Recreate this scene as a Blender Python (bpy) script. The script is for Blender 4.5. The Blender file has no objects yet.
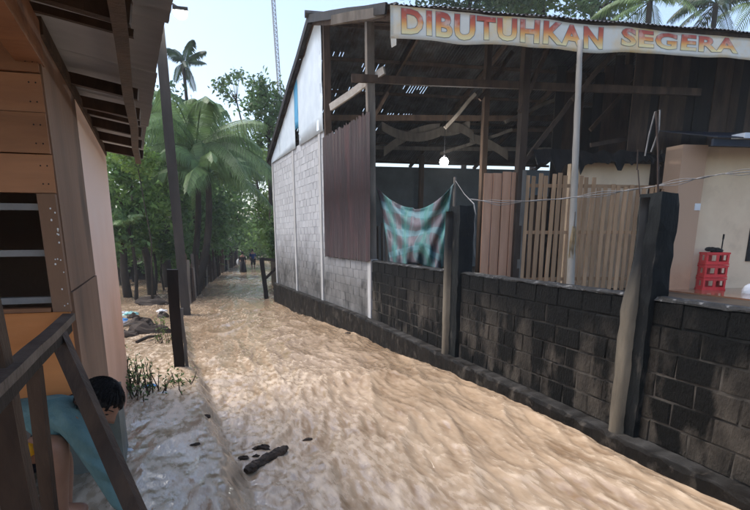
import bpy, math, random
import numpy as np
from mathutils import Vector, Matrix
random.seed(7); rng = np.random.default_rng(7)
S = bpy.context.scene; COL = S.collection

# ------------------------------------------------------------------ camera, sky, sun, exposure
CZ = 2.15                      # eye height above the nominal water level
F, PCX, PCY, HOR, VPX = 560., 375., 378., 237., 190.      # photo pixels (750 x 510)
PIT = math.atan((PCY-HOR)/F); YAW = math.atan((375-VPX)/math.hypot(F, PCY-HOR))
cam = bpy.data.cameras.new('camera'); camo = bpy.data.objects.new('camera', cam); COL.objects.link(camo)
cam.sensor_width = 36; cam.sensor_fit = 'HORIZONTAL'; cam.lens = F/750*36
cam.shift_y = (PCY-255)/750; cam.clip_end = 2000; cam.clip_start = .05
camo.location = (0, 0, CZ); camo.rotation_euler = (math.pi/2-PIT, 0, -YAW)
S.camera = camo

w = bpy.data.worlds.new('World'); S.world = w; w.use_nodes = True
nt = w.node_tree; bg = nt.nodes['Background']
sky = nt.nodes.new('ShaderNodeTexSky'); sky.sky_type = 'NISHITA'; sky.sun_disc = False
SUN_EL, SUN_AZ = math.radians(58), math.radians(-60)      # azimuth from +Y towards +X
sky.sun_elevation = SUN_EL; sky.sun_rotation = SUN_AZ
sky.air_density = 1.0; sky.dust_density = 2.6; sky.ozone_density = 1.0
nt.links.new(sky.outputs[0], bg.inputs[0]); bg.inputs[1].default_value = .15
sl = bpy.data.lights.new('sun', 'SUN'); sl.energy = 1.3; sl.angle = math.radians(40); sl.color = (1, .96, .91)
so = bpy.data.objects.new('sun', sl); COL.objects.link(so)
sd = Vector((math.sin(SUN_AZ)*math.cos(SUN_EL), math.cos(SUN_AZ)*math.cos(SUN_EL), math.sin(SUN_EL)))
so.rotation_euler = sd.to_track_quat('Z', 'Y').to_euler(); so.location = (0, 0, 30)
S.view_settings.view_transform = 'Standard'; S.view_settings.look = 'None'
S.view_settings.exposure = 1.18; S.view_settings.gamma = 1

# ------------------------------------------------------------------ pixel -> direction helpers
def ray(x, y):
    u = x-PCX; v = PCY-y
    fw = F*math.cos(PIT)+v*math.sin(PIT); up = -F*math.sin(PIT)+v*math.cos(PIT)
    return np.array([u*math.cos(YAW)+fw*math.sin(YAW), -u*math.sin(YAW)+fw*math.cos(YAW), up]), fw
CAM = np.array([0, 0, CZ])
def atX(x, y, xx): r, _ = ray(x, y); return CAM+r*(xx/r[0])
def atZ(x, y, zz): r, _ = ray(x, y); return CAM+r*((zz-CZ)/r[2])
def atD(x, y, d): r, fw = ray(x, y); return CAM+r*(d/fw)
def atP(x, y, p0, n):          # plane through p0 with normal n
    r, _ = ray(x, y); p0 = np.array(p0, float); n = np.array(n, float)
    return CAM+r*(np.dot(p0-CAM, n)/np.dot(r, n))

# ------------------------------------------------------------------ numpy gradient noise
_perm = rng.permutation(256); _g = rng.normal(size=(256, 2)); _g /= np.linalg.norm(_g, axis=1)[:, None]
def noise2(x, y):
    xi = np.floor(x).astype(int); yi = np.floor(y).astype(int); xf = x-xi; yf = y-yi
    def gr(i, j, dx, dy):
        h = _perm[(_perm[i & 255]+j) & 255]; return _g[h, 0]*dx+_g[h, 1]*dy
    u = xf*xf*xf*(xf*(xf*6-15)+10); v = yf*yf*yf*(yf*(yf*6-15)+10)
    a = gr(xi, yi, xf, yf); b = gr(xi+1, yi, xf-1, yf); c = gr(xi, yi+1, xf, yf-1); d = gr(xi+1, yi+1, xf-1, yf-1)
    return (a+(b-a)*u)+((c+(d-c)*u)-(a+(b-a)*u))*v

# ------------------------------------------------------------------ materials
def mat(name, c1, c2=None, scale=3., rough=.7, bump=.2, bscale=None, metal=0., stretch=(1, 1, 1), spec=.14,
        c3=None, c3scale=1., c3lo=.55, c3hi=.7, zblend=None, rand=0., trans=0., detail=5, island=False, rough2=None):
    """two noise-mixed colours, optional third (stain) colour, optional height blend (z0,z1,colour) for stains, tints and a lit ledge, bump"""
    m = bpy.data.materials.new(name); m.use_nodes = True; n = m.node_tree.nodes; L = m.node_tree.links.new
    b = n['Principled BSDF']; b.inputs['Roughness'].default_value = rough; b.inputs['Metallic'].default_value = metal
    b.inputs['Specular IOR Level'].default_value = spec
    geo = n.new('ShaderNodeNewGeometry'); mp = n.new('ShaderNodeMapping'); mp.inputs['Scale'].default_value = stretch
    L(geo.outputs['Position'], mp.inputs['Vector'])
    def nz(s, d=detail):
        t = n.new('ShaderNodeTexNoise'); t.inputs['Scale'].default_value = s; t.inputs['Detail'].default_value = d
        t.inputs['Roughness'].default_value = .6; L(mp.outputs[0], t.inputs['Vector']); return t.outputs['Fac']
    def ramp(src, lo, hi):
        r = n.new('ShaderNodeMapRange'); r.inputs[1].default_value = lo; r.inputs[2].default_value = hi; r.clamp = True
        L(src, r.inputs[0]); return r.outputs[0]
    def mix(f, a, c):
        x = n.new('ShaderNodeMix'); x.data_type = 'RGBA'
        if isinstance(f, float): x.inputs[0].default_value = f
        else: L(f, x.inputs[0])
        for k, q in ((6, a), (7, c)):
            if isinstance(q, tuple): x.inputs[k].default_value = (*q, 1)
            else: L(q, x.inputs[k])
        return x.outputs[2]
    c2 = c2 or tuple(v*.7 for v in c1)
    base = nz(scale); col = mix(ramp(base, .35, .65), c1, c2)
    if c3: col = mix(ramp(nz(c3scale), c3lo, c3hi), col, c3)
    if zblend:
        z0, z1, zc, zs = zblend
        sp = n.new('ShaderNodeSeparateXYZ'); L(geo.outputs['Position'], sp.inputs[0])
        a = n.new('ShaderNodeMath'); a.operation = 'MULTIPLY_ADD'; a.inputs[1].default_value = zs
        L(nz(2.2, 4), a.inputs[0]); L(sp.outputs['Z'], a.inputs[2])
        col = mix(ramp(a.outputs[0], z0+zs*.5, z1+zs*.5), col, zc)
    if rand or island:
        if island: src = geo.outputs['Random Per Island']
        else:
            oi = n.new('ShaderNodeObjectInfo'); src = oi.outputs['Random']
        hv = n.new('ShaderNodeHueSaturation'); r = n.new('ShaderNodeMapRange')
        r.inputs[3].default_value = 1-rand; r.inputs[4].default_value = 1+rand; L(src, r.inputs[0]); L(r.outputs[0], hv.inputs['Value'])
        L(col, hv.inputs['Color']); col = hv.outputs[0]
    L(col, b.inputs['Base Color'])
    if rough2 is not None:
        r = n.new('ShaderNodeMapRange'); r.inputs[3].default_value = rough; r.inputs[4].default_value = rough2
        L(ramp(nz(scale*.7), .35, .65), r.inputs[0]); L(r.outputs[0], b.inputs['Roughness'])
    if bump:
        bp = n.new('ShaderNodeBump'); bp.inputs['Strength'].default_value = bump; bp.inputs['Distance'].default_value = .02
        L(nz(bscale or scale*4, 6), bp.inputs['Height']); L(bp.outputs[0], b.inputs['Normal'])
    if trans:
        tr = n.new('ShaderNodeBsdfTranslucent'); ms = n.new('ShaderNodeMixShader'); ms.inputs[0].default_value = trans
        L(col, tr.inputs[0]); L(b.outputs[0], ms.inputs[1]); L(tr.outputs[0], ms.inputs[2])
        L(ms.outputs[0], n['Material Output'].inputs[0])
    return m
def emis(name, col, s):
    m = bpy.data.materials.new(name); m.use_nodes = True; b = m.node_tree.nodes['Principled BSDF']
    b.inputs['Base Color'].default_value = (*col, 1); b.inputs['Emission Color'].default_value = (*col, 1)
    b.inputs['Emission Strength'].default_value = s; return m

M = {}
M['block'] = mat('dark_block', (.075, .064, .052), (.02, .018, .0155), 3.2, .75, 1.0, 42, c3=(.006, .006, .0055), c3scale=2.0, c3lo=.44, c3hi=.52,
                 stretch=(1, 1, .5), zblend=(.95, 1.6, (.005, .0055, .0055), 1.0), rand=.06, spec=.07, rough2=.6)
M['mortar'] = mat('dark_mortar', (.09, .08, .068), (.008, .008, .008), 3, .9, .5, zblend=(1.0, 1.5, (.007, .008, .008), .5))
M['cap'] = mat('wall_cap', (.022, .022, .021), (.009, .009, .009), 8, .5, .7, 30, c3=(.12, .12, .12), c3scale=14, c3lo=.58, c3hi=.66)
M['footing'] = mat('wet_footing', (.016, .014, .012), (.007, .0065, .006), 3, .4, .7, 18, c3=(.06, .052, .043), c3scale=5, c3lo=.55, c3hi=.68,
                   zblend=(.44, .462, (.055, .053, .05), .04), spec=.05, rough2=.7)  # pale top edge: light on the ledge put into the colour
M['pillar'] = mat('mossy_pillar', (.016, .018, .018), (.007, .008, .009), 4, .6, .6, 22, stretch=(1, 1, .35), spec=.06, c3=(.04, .038, .034), c3scale=9, c3lo=.6, c3hi=.7)
M['strip'] = mat('cement_strip', (.17, .145, .11), (.09, .078, .06), 4, .6, .35, 20, stretch=(1, 1, .3), zblend=(1.4, 2.0, (.012, .013, .014), .7))
M['pale_block'] = mat('pale_block', (.16, .157, .152), (.085, .083, .08), 2.2, .85, .45, 22, c3=(.05, .05, .048), c3scale=1.3, c3lo=.5, c3hi=.66, zblend=(1.0, 2.5, (.36, .37, .385), 1.6), island=True, rand=.10)
M['damp_block'] = mat('damp_block', (.12, .118, .115), (.07, .069, .067), 2.4, .8, .45, 22, c3=(.035, .035, .034), c3scale=1.2, c3lo=.5, c3hi=.65, island=True, rand=.2)
M['pale_mortar'] = mat('pale_mortar', (.12, .12, .118), (.08, .08, .08), 3, .9, .3, zblend=(1.0, 2.5, (.27, .28, .29), 1.6))
M['column'] = mat('cement_column', (.42, .42, .42), (.3, .3, .29), 4, .8, .3, stretch=(1, 1, .3))
M['rust_sheet'] = mat('maroon_sheet', (.022, .0085, .009), (.012, .006, .0065), 3, .6, .2, stretch=(1, 1, .3), c3=(.035, .012, .012), c3scale=2, c3lo=.55, c3hi=.7)
M['galv'] = mat('galvanised_roof', (.14, .138, .135), (.06, .052, .046), 2.5, .42, .15, metal=.55, c3=(.05, .03, .02), c3scale=1.2, c3lo=.5, c3hi=.65, rand=.2)
M['galv_left'] = mat('grey_roof_sheet', (.50, .50, .51), (.40, .40, .41), 1.6, .5, .1, metal=0., rand=.1)
M['old_wood'] = mat('old_dark_wood', (.085, .056, .04), (.04, .027, .02), 6, .75, .4, stretch=(1, 1, .25), rand=.25)
M['black_wood'] = mat('blackened_wood', (.022, .017, .015), (.01, .009, .008), 6, .6, .4, stretch=(1, 1, .25))
M['grey_wood'] = mat('weathered_wood', (.19, .165, .14), (.11, .095, .08), 6, .75, .4, stretch=(1, 1, .2), rand=.25)
M['pale_wood'] = mat('pale_wood', (.42, .39, .35), (.3, .27, .23), 8, .7, .3)
M['door_wood'] = mat('door_boards', (.52, .29, .185), (.38, .205, .125), 5, .6, .3, stretch=(1, 1, .12), rand=.12)
M['picket'] = mat('picket_wood', (.44, .27, .155), (.30, .18, .10), 6, .7, .3, stretch=(1, 1, .15), rand=.22)
M['bamboo'] = mat('grey_bamboo', (.33, .30, .26), (.22, .2, .17), 4, .5, .2, stretch=(1, 1, .2))
M['porch_wood'] = mat('porch_boards', (.37, .18, .095), (.25, .12, .065), 4, .55, .3, stretch=(.2, 1, 1.4), rand=.18, c3=(.07, .035, .022), c3scale=2.2, c3lo=.58, c3hi=.72)
M['orange_board'] = mat('orange_panel', (.62, .25, .09), (.46, .175, .06), 3, .5, .25, stretch=(.3, 1, 1), c3=(.2, .08, .035), c3scale=3, c3lo=.58, c3hi=.7)
M['ply'] = mat('brown_plywood', (.24, .14, .09), (.17, .098, .064), 2.5, .6, .25, stretch=(1, 1, .3), c3=(.07, .05, .04), c3scale=2, c3lo=.58, c3hi=.75)
M['rail_wood'] = mat('rail_wood', (.085, .05, .032), (.04, .024, .017), 7, .5, .4, stretch=(1, 1, .3))
M['rail_top'] = mat('worn_rail', (.13, .10, .08), (.06, .045, .036), 9, .5, .3)
M['peach'] = mat('peach_plaster', (.74, .44, .30), (.64, .36, .23), 1.5, .7, .2, 20, zblend=(1.3, 2.4, (.80, .60, .50), .6))  # plaster blends to a paler pink higher up
M['plinth'] = mat('cement_plinth', (.21, .21, .18), (.14, .14, .115), 3, .7, .4, 18)
M['louvre'] = mat('louvre_slat', (.24, .235, .235), (.17, .165, .165), 4, .5, .2)
M['dark_in'] = mat('dark_interior', (.03, .03, .03), (.02, .02, .02), 2, .9, 0)
M['house_wall'] = mat('beige_house_wall', (.80, .63, .44), (.72, .55, .38), 1.4, .75, .15, c3=(.55, .41, .28), c3scale=.9, c3lo=.55, c3hi=.75)
M['house_col'] = mat('orange_house_column', (.50, .29, .18), (.4, .22, .135), 2, .65, .15, zblend=(1.3, 1.7, (.46, .3, .2), .5))
M['wet_floor'] = mat('wet_tile_floor', (.24, .115, .065), (.15, .07, .042), 1.6, .08, .06, 12, spec=.6)
M['yard'] = mat('yard_dirt', (.09, .07, .05), (.05, .038, .028), 2, .6, .5)
M['navy'] = mat('navy_fascia', (.02, .027, .045), (.014, .018, .03), 3, .4, .1)
M['tin_white'] = mat('white_tin', (.66, .7, .74), (.5, .53, .57), 4, .35, .1)
M['blue_wall'] = mat('blue_grey_wall', (.15, .175, .19), (.11, .13, .14), 2, .8, .2)
M['red'] = mat('red_plastic', (.62, .03, .035), (.5, .02, .025), 5, .35, .05, spec=.5)
M['blk'] = mat('black_plastic', (.015, .015, .017), (.01, .01, .01), 5, .4, .1)
M['white'] = mat('white_plastic', (.75, .76, .76), (.6, .61, .62), 6, .5, .2)
M['wire'] = mat('grey_wire', (.25, .24, .23), (.15, .14, .13), 20, .5, .1)
M['rust'] = mat('rusty_iron', (.05, .035, .028), (.03, .02, .016), 20, .7, .2)
M['leafA'] = mat('leaf_mid', (.15, .25, .065), (.095, .175, .05), .6, .55, 0, island=True, rand=.45, trans=.42, spec=.3)
M['leafB'] = mat('leaf_dark', (.115, .195, .065), (.075, .14, .05), .6, .5, 0, island=True, rand=.45, trans=.4, spec=.3)
M['leafC'] = mat('leaf_light', (.14, .22, .045), (.09, .17, .04), .6, .55, 0, island=True, rand=.35, trans=.45, spec=.3)
M['leafD'] = mat('leaf_blue_green', (.085, .15, .075), (.06, .11, .06), .6, .5, 0, island=True, rand=.4, trans=.42, spec=.3)
M['palm'] = mat('palm_leaf', (.17, .26, .095), (.12, .2, .075), .5, .45, 0, island=True, rand=.3, trans=.35, spec=.4)
M['palm2'] = mat('palm_leaf_dark', (.045, .085, .04), (.03, .06, .03), .5, .45, 0, island=True, rand=.3, trans=.3, spec=.4)
M['bark'] = mat('bark', (.06, .048, .038), (.03, .025, .02), 4, .8, .5, stretch=(1, 1, .3))
M['pole'] = mat('pole_concrete', (.075, .065, .058), (.045, .04, .036), 3, .8, .3, stretch=(1, 1, .2))
M['rock'] = mat('rubble_stone', (.09, .07, .055), (.045, .036, .03), 6, .8, .6)
M['driftwood'] = mat('driftwood', (.085, .06, .042), (.03, .023, .018), 18, .6, .8, 40)
M['teal'] = mat('teal_plastic', (.2, .48, .45), (.32, .56, .54), 9, .4, .2)
M['blue'] = mat('blue_plastic', (.08, .25, .5), (.06, .18, .38), 9, .4, .2)
M['skin'] = mat('skin', (.32, .165, .105), (.26, .13, .082), 8, .5, .05, spec=.4)
M['hair'] = mat('black_hair', (.012, .010, .010), (.02, .017, .016), 40, .4, .5, 120)
M['shirt'] = mat('teal_shirt', (.15, .245, .245), (.10, .175, .175), 7, .9, .9, 13, stretch=(1, 1.6, .5))
M['shorts'] = mat('navy_shorts', (.012, .016, .026), (.008, .011, .018), 8, .85, .3)
M['yellow'] = mat('yellow_trim', (.75, .36, .02), (.62, .28, .02), 8, .7, .2)
M['dk_cloth'] = mat('dark_cloth', (.03, .026, .03), (.02, .018, .02), 8, .85, .3)
M['bl_cloth'] = mat('blue_cloth', (.03, .06, .16), (.025, .05, .12), 8, .85, .3)
M['ground'] = mat('ground_mud', (.10, .075, .05), (.06, .07, .03), .4, .9, .3)
M['bulb'] = emis('lit_bulb', (1, .98, .95), 30)
M['lamp'] = emis('lit_street_lamp', (1, .97, .9), 40)

# ------------------------------------------------------------------ mesh helpers
class MB:
    def __init__(s): s.v = []; s.f = []
    def add(s, vs, fs):
        o = len(s.v); s.v += [tuple(map(float, p)) for p in vs]; s.f += [tuple(i+o for i in q) for q in fs]; return s
    def box(s, lo, hi, jit=0):
        x0, y0, z0 = lo; x1, y1, z1 = hi
        vs = [(x, y, z) for z in (z0, z1) for x, y in ((x0, y0), (x1, y0), (x1, y1), (x0, y1))]
        if jit: vs = [tuple(c+random.uniform(-jit, jit) for c in p) for p in vs]
        return s.add(vs, [(3, 2, 1, 0), (4, 5, 6, 7), (0, 1, 5, 4), (1, 2, 6, 5), (2, 3, 7, 6), (3, 0, 4, 7)])
    def beam(s, a, b, wd, h, up=(0, 0, 1), n=3, jit=.0, side=None):
        a = Vector(a); b = Vector(b); d = (b-a).normalized(); r = d.cross(Vector(up))
        if r.length < 1e-3: r = d.cross(Vector((1, 0, 0)))
        r.normalize(); u = r.cross(d); vs = []; fs = []
        if side is not None: r = Vector(side).normalized(); u = r.cross(d)
        for i in range(n+1):
            c = a.lerp(b, i/n)
            j = Vector((random.uniform(-jit, jit), random.uniform(-jit, jit), random.uniform(-jit, jit)))
            for sx, sy in ((-1, -1), (1, -1), (1, 1), (-1, 1)):
                vs.append(c+j+r*sx*wd/2+u*sy*h/2)
        for i in range(n):
            for k in range(4):
                fs.append((i*4+k, i*4+(k+1) % 4, i*4+4+(k+1) % 4, i*4+4+k))
        fs += [(3, 2, 1, 0), tuple(n*4+k for k in range(4))]
        return s.add(vs, fs)
    def tube(s, pts, rad, seg=8, cap=True):
        pts = [Vector(p) for p in pts]; n = len(pts); rad = rad if hasattr(rad, '__len__') else [rad]*n
        vs = []; fs = []; pr = None
        for i, p in enumerate(pts):
            d = (pts[min(i+1, n-1)]-pts[max(i-1, 0)]).normalized()
            r = (pr - d*pr.dot(d)) if pr else d.cross(Vector((0, 0, 1)) if abs(d.z) < .9 else Vector((1, 0, 0)))
            r.normalize(); pr = r; u = d.cross(r)
            for k in range(seg):
                t = 2*math.pi*k/seg; vs.append(p+(r*math.cos(t)+u*math.sin(t))*rad[i])
        for i in range(n-1):
            for k in range(seg):
                fs.append((i*seg+k, i*seg+(k+1) % seg, (i+1)*seg+(k+1) % seg, (i+1)*seg+k))
        if cap: fs += [tuple(reversed(range(seg))), tuple((n-1)*seg+k for k in range(seg))]
        return s.add(vs, fs)
    def grid(s, P, closed=False):         # P: rows of points
        r = len(P); c = len(P[0]); fs = []
        for i in range(r-1):
            for j in range(c-1): fs.append((i*c+j, i*c+j+1, (i+1)*c+j+1, (i+1)*c+j))
        return s.add([p for row in P for p in row], fs)
    def build(s, name, m, parent=None, smooth=False):
        off = root_loc(parent)
        me = bpy.data.meshes.new(name); me.from_pydata([(x-off[0], y-off[1], z-off[2]) for x, y, z in s.v], [], s.f); me.update()
        if isinstance(m, str): m = M[m]
        me.materials.append(m)
        if smooth: me.polygons.foreach_set('use_smooth', [True]*len(me.polygons))
        o = bpy.data.objects.new(name, me); COL.objects.link(o); o.parent = parent; return o
def root_loc(p):
    v = Vector((0, 0, 0))
    while p: v += p.location; p = p.parent
    return v
def tag(o, label, cat, group=None):
    o['label'] = label; o['category'] = cat
    if group: o['group'] = group
    return o
def thing(name, loc, label, cat, group=None):
    o = bpy.data.objects.new(name, None); COL.objects.link(o); o.location = loc; o.empty_display_size = .2
    return tag(o, label, cat, group)
def struct(o): o['kind'] = 'structure'; return o
def stuff(o): o['kind'] = 'stuff'; return o
def mesh_np(name, V, Q, m, parent=None, smooth=False):
    V = np.asarray(V, np.float32).reshape(-1, 3)-np.array(root_loc(parent), np.float32); Q = np.asarray(Q, np.int32)
    k = Q.shape[1]; me = bpy.data.meshes.new(name); me.vertices.add(len(V)); me.vertices.foreach_set('co', V.ravel())
    me.loops.add(Q.size); me.loops.foreach_set('vertex_index', Q.ravel()); me.polygons.add(len(Q))
    me.polygons.foreach_set('loop_start', np.arange(0, Q.size, k, dtype=np.int32)); me.polygons.foreach_set('loop_total', np.full(len(Q), k, np.int32))
    if smooth: me.polygons.foreach_set('use_smooth', np.ones(len(Q), bool))
    me.materials.append(M[m] if isinstance(m, str) else m); me.update(calc_edges=True); me.validate()
    o = bpy.data.objects.new(name, me); COL.objects.link(o); o.parent = parent; return o
def lerp(a, b, t): return tuple(a[i]+(b[i]-a[i])*t for i in range(len(a)))
def thick(mb_rows, t, nrm):              # sheet with thickness from a grid of points
    a = MB(); n = np.array(nrm)*t; R = len(mb_rows); Cc = len(mb_rows[0])
    a.grid(mb_rows); a.grid([[tuple(np.array(p)+n) for p in reversed(r)] for r in mb_rows])
    o = R*Cc
    def idx(i, j, back): return o+i*Cc+(Cc-1-j) if back else i*Cc+j
    for i in range(R-1):
        for j in (0, Cc-1): a.f.append((idx(i, j, 0), idx(i+1, j, 0), idx(i+1, j, 1), idx(i, j, 1)))
    for j in range(Cc-1):
        for i in (0, R-1): a.f.append((idx(i, j, 0), idx(i, j+1, 0), idx(i, j+1, 1), idx(i, j, 1)))
    return a

# ================================================================== SETTING: ground, flood water, yard
g = MB(); g.grid([[(-600, -300, -1.1), (600, -300, -1.1)], [(-600, 900, -1.1), (600, 900, -1.1)]])
struct(g.build('ground', 'ground'))

def wbase(Y): return np.interp(Y, [-5, 3, 7.3, 11.4, 18, 24, 200], [.32, .30, .2, .0, -.25, -.35, -.35])
def wedge(Y): return np.interp(Y, [-3, 3.6, 4.3, 5.3, 6.9, 9.5, 14, 19, 30], [.3, .2, .17, .09, .04, -.14, -.25, -.3, -.3])
def water_z(X, Y, detail=True):
    X = np.asarray(X, float); Y = np.asarray(Y, float)
    e = wedge(Y)+.10*noise2(Y*1.3+5, X*0+2)+.04*noise2(Y*5, X*0+9)
    sh = np.interp(Y, [0, 3, 6, 10, 14, 20], [.27, .27, .24, .17, .1, .0])
    s = np.clip((e-X)/.22+.5, 0, 1); s = s*s*(3-2*s)
    z = wbase(Y)+sh*s; foam_sheen = np.zeros_like(z)
    if not detail: return z
    fade = np.clip(30/np.maximum(Y, 1), 0, 1)**.7
    lane = np.clip((X-e)/.5, 0, 1); lane = lane*lane*(3-2*lane)
    # flow runs along the lane with streaks swinging from bank to wall
    wx = X+.35*noise2(X*.5+3, Y*.33); wy = Y+.6*noise2(X*.4, Y*.3+7)
    a = wx*.97-wy*.13; b = wx*.12+wy*.62
    n1 = noise2(a*.9, b*.42); n2 = 1-2*np.abs(noise2(a*2.1+11, b*.8+3)); n3 = 1-2*np.abs(noise2(a*5.6+31+.8*n1, b*2.0+5))
    n2 = np.sign(n2)*np.abs(n2)**1.4
    n4 = 1-2.4*np.abs(noise2(a*13+2*n1, b*5.5+3)); n5 = noise2(X*21, Y*19)
    amp = .6+.4*lane
    calm = np.where(X < e-1.2, .35, 1.0)
    h = (.06*n1+.048*n2+.023*n3*np.clip(9/np.maximum(Y, 3), .3, 1)+.008*n4+.003*n5)*amp*fade*calm
    lip = np.exp(-((X-e)/.16)**2)*np.clip((12-Y)/5, 0, 1)
    lip2 = np.exp(-((X-e-.28)/.22)**2)*np.clip((12-Y)/5, 0, 1)
    h += lip2*(.045*noise2(X*6, Y*5)+.02*noise2(X*14, Y*12)) + lip*.02*noise2(X*9, Y*9)
    patch = np.clip(noise2(X*.45+2, Y*.22+4)*1.6+.35, 0, 1)
    foam_sheen = np.clip((n3-.62)*2.6, 0, 1)*.6+np.clip(n2-.5, 0, 1)*.8+np.clip((n4-.6)*2.2, 0, 1)*.55
    foam_sheen = foam_sheen*(.35+.65*patch)+lip2*np.clip(.45+noise2(X*10, Y*9), 0, 1)*.9
    left_sheen = np.exp(-((X-e-.9)/.9)**2)*np.clip((14-Y)/7, 0, 1)  # whitish left half: sky reflection painted into the colour together with foam
    foam_sheen += left_sheen*np.clip(.30+.7*noise2(X*3.6, Y*1.4+8)+.25*n4+.25*n3, 0, 1)
    shf = np.clip((e-X)/.3, 0, 1)*np.clip((14-Y)/6, 0, 1)
    foam_sheen += shf*np.clip(.62+.8*noise2(X*5+3, Y*4+1)+.5*noise2(X*13, Y*11), 0, 1)*.75
    return z+h, np.clip(foam_sheen*.95, 0, 1)
ys = np.concatenate([np.linspace(-4, 2, 20), 2*np.exp(np.arange(1, 640)*.0061)]); ys = ys[ys < 110]; ys = np.append(ys, [110, 160, 260])
xs = np.concatenate([np.linspace(-60, -8, 14), np.linspace(-7.5, -1.6, 50), np.linspace(-1.58, 4.1, 270), np.linspace(4.15, 12, 40), np.linspace(13, 60, 12)])
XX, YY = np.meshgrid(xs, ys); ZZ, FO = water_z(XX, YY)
nr, nc = XX.shape; idx = np.arange(nr*nc).reshape(nr, nc)
Q = np.stack([idx[:-1, :-1], idx[:-1, 1:], idx[1:, 1:], idx[1:, :-1]], -1).reshape(-1, 4)
wm = bpy.data.materials.new('flood_water'); wm.use_nodes = True; n = wm.node_tree.nodes; L = wm.node_tree.links.new; b = n['Principled BSDF']
at = n.new('ShaderNodeAttribute'); at.attribute_name = 'foam_sheen'; geo = n.new('ShaderNodeNewGeometry')
def tn(sc, det=6, st=None):
    t = n.new('ShaderNodeTexNoise'); t.inputs['Scale'].default_value = sc; t.inputs['Detail'].default_value = det
    if st:
        mp = n.new('ShaderNodeMapping'); mp.inputs['Scale'].default_value = st; L(geo.outputs['Position'], mp.inputs['Vector']); L(mp.outputs[0], t.inputs['Vector'])
    else: L(geo.outputs['Position'], t.inputs['Vector'])
    return t.outputs['Fac']
mx = n.new('ShaderNodeMix'); mx.data_type = 'RGBA'; mx.inputs[6].default_value = (.395, .285, .185, 1); mx.inputs[7].default_value = (.26, .175, .105, 1)
r = n.new('ShaderNodeMapRange'); r.inputs[1].default_value = .38; r.inputs[2].default_value = .64; L(tn(1.1, 6, (1.2, .5, 1)), r.inputs[0]); L(r.outputs[0], mx.inputs[0])
my = n.new('ShaderNodeMix'); my.data_type = 'RGBA'; my.inputs[7].default_value = (.20, .125, .07, 1); L(mx.outputs[2], my.inputs[6]); ry = n.new('ShaderNodeMapRange'); ry.inputs[1].default_value = .52; ry.inputs[2].default_value = .68; ry.inputs[4].default_value = .75; L(tn(4.5, 8, (2.0, .42, 1)), ry.inputs[0]); L(ry.outputs[0], my.inputs[0])
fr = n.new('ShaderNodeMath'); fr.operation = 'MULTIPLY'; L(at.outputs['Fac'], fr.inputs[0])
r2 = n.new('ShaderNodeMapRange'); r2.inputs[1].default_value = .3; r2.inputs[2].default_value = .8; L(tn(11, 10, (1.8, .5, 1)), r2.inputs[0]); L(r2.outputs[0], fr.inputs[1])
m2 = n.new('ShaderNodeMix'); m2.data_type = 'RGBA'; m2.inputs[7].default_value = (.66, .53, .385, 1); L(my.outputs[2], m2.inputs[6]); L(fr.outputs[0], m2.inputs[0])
L(m2.outputs[2], b.inputs['Base Color']); b.inputs['Specular IOR Level'].default_value = .5
r3 = n.new('ShaderNodeMapRange'); r3.inputs[3].default_value = .11; r3.inputs[4].default_value = .62; L(fr.outputs[0], r3.inputs[0]); L(r3.outputs[0], b.inputs['Roughness'])
bp = n.new('ShaderNodeBump'); bp.inputs['Strength'].default_value = .3; bp.inputs['Distance'].default_value = .03; L(tn(9, 4, (1.5, .5, 1)), bp.inputs['Height']); L(bp.outputs[0], b.inputs['Normal'])
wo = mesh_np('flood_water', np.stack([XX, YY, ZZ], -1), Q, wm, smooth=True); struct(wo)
ca = wo.data.attributes.new('foam_sheen', 'FLOAT', 'POINT'); ca.data.foreach_set('value', FO.ravel().astype(np.float32))
def wz(x, y): return float(water_z(np.array([x]), np.array([y]), False)[0])

YG = 1.0                                   # level of the raised yard behind the boundary wall
y = MB(); y.box((3.72, -2, -1), (30, 11.8, YG)); y.box((3.9, 11.8, -1), (30, 30, YG-.01)); struct(y.build('yard_ground', 'yard'))

# ================================================================== BOUNDARY WALL along the lane
XW = 3.6
bw = thing('boundary_wall', (XW, 6, 0), 'low dark mossy concrete block wall with a footing beside the flooded lane', 'wall')
def rough_strip(x0, x1, z0, z1, pts, jit, m, name, parent):
    """prism whose section is x0..x1, z0..z1 swept along pts (dx, y) with worn edges"""
    rows = []
    for (px, py) in pts:
        j = lambda: random.uniform(-jit, jit)
        rows.append([(px+x0+j(), py, z0), (px+x0+j(), py, (z0+z1)/2), (px+x0+j()*.6, py, z1-.03+j()), (px+x0+.03+j(), py, z1+j()*.5), (px+x1, py, z1+j()*.4), (px+x1, py, z0)])
    a = MB(); a.grid(rows); a.f += [(0, 1, 2, 3, 4, 5), tuple(len(a.v)-1-k for k in range(6))]
    return a.build(name, m, parent, smooth=False)
ptsY = [(XW, .4+i*.12) for i in range(int((11.5-.4)/.12)+1)]
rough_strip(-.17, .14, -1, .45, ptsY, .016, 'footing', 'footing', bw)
mo = MB(); mo.box((XW+.011, .4, .40), (XW+.12, 11.45, 1.655)); mo.build('mortar_core', 'mortar', bw)
rough_strip(-.004, .128, 1.645, 1.675, ptsY, .010, 'cap', 'mortar_cap', bw)
blk_meshes = []
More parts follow.
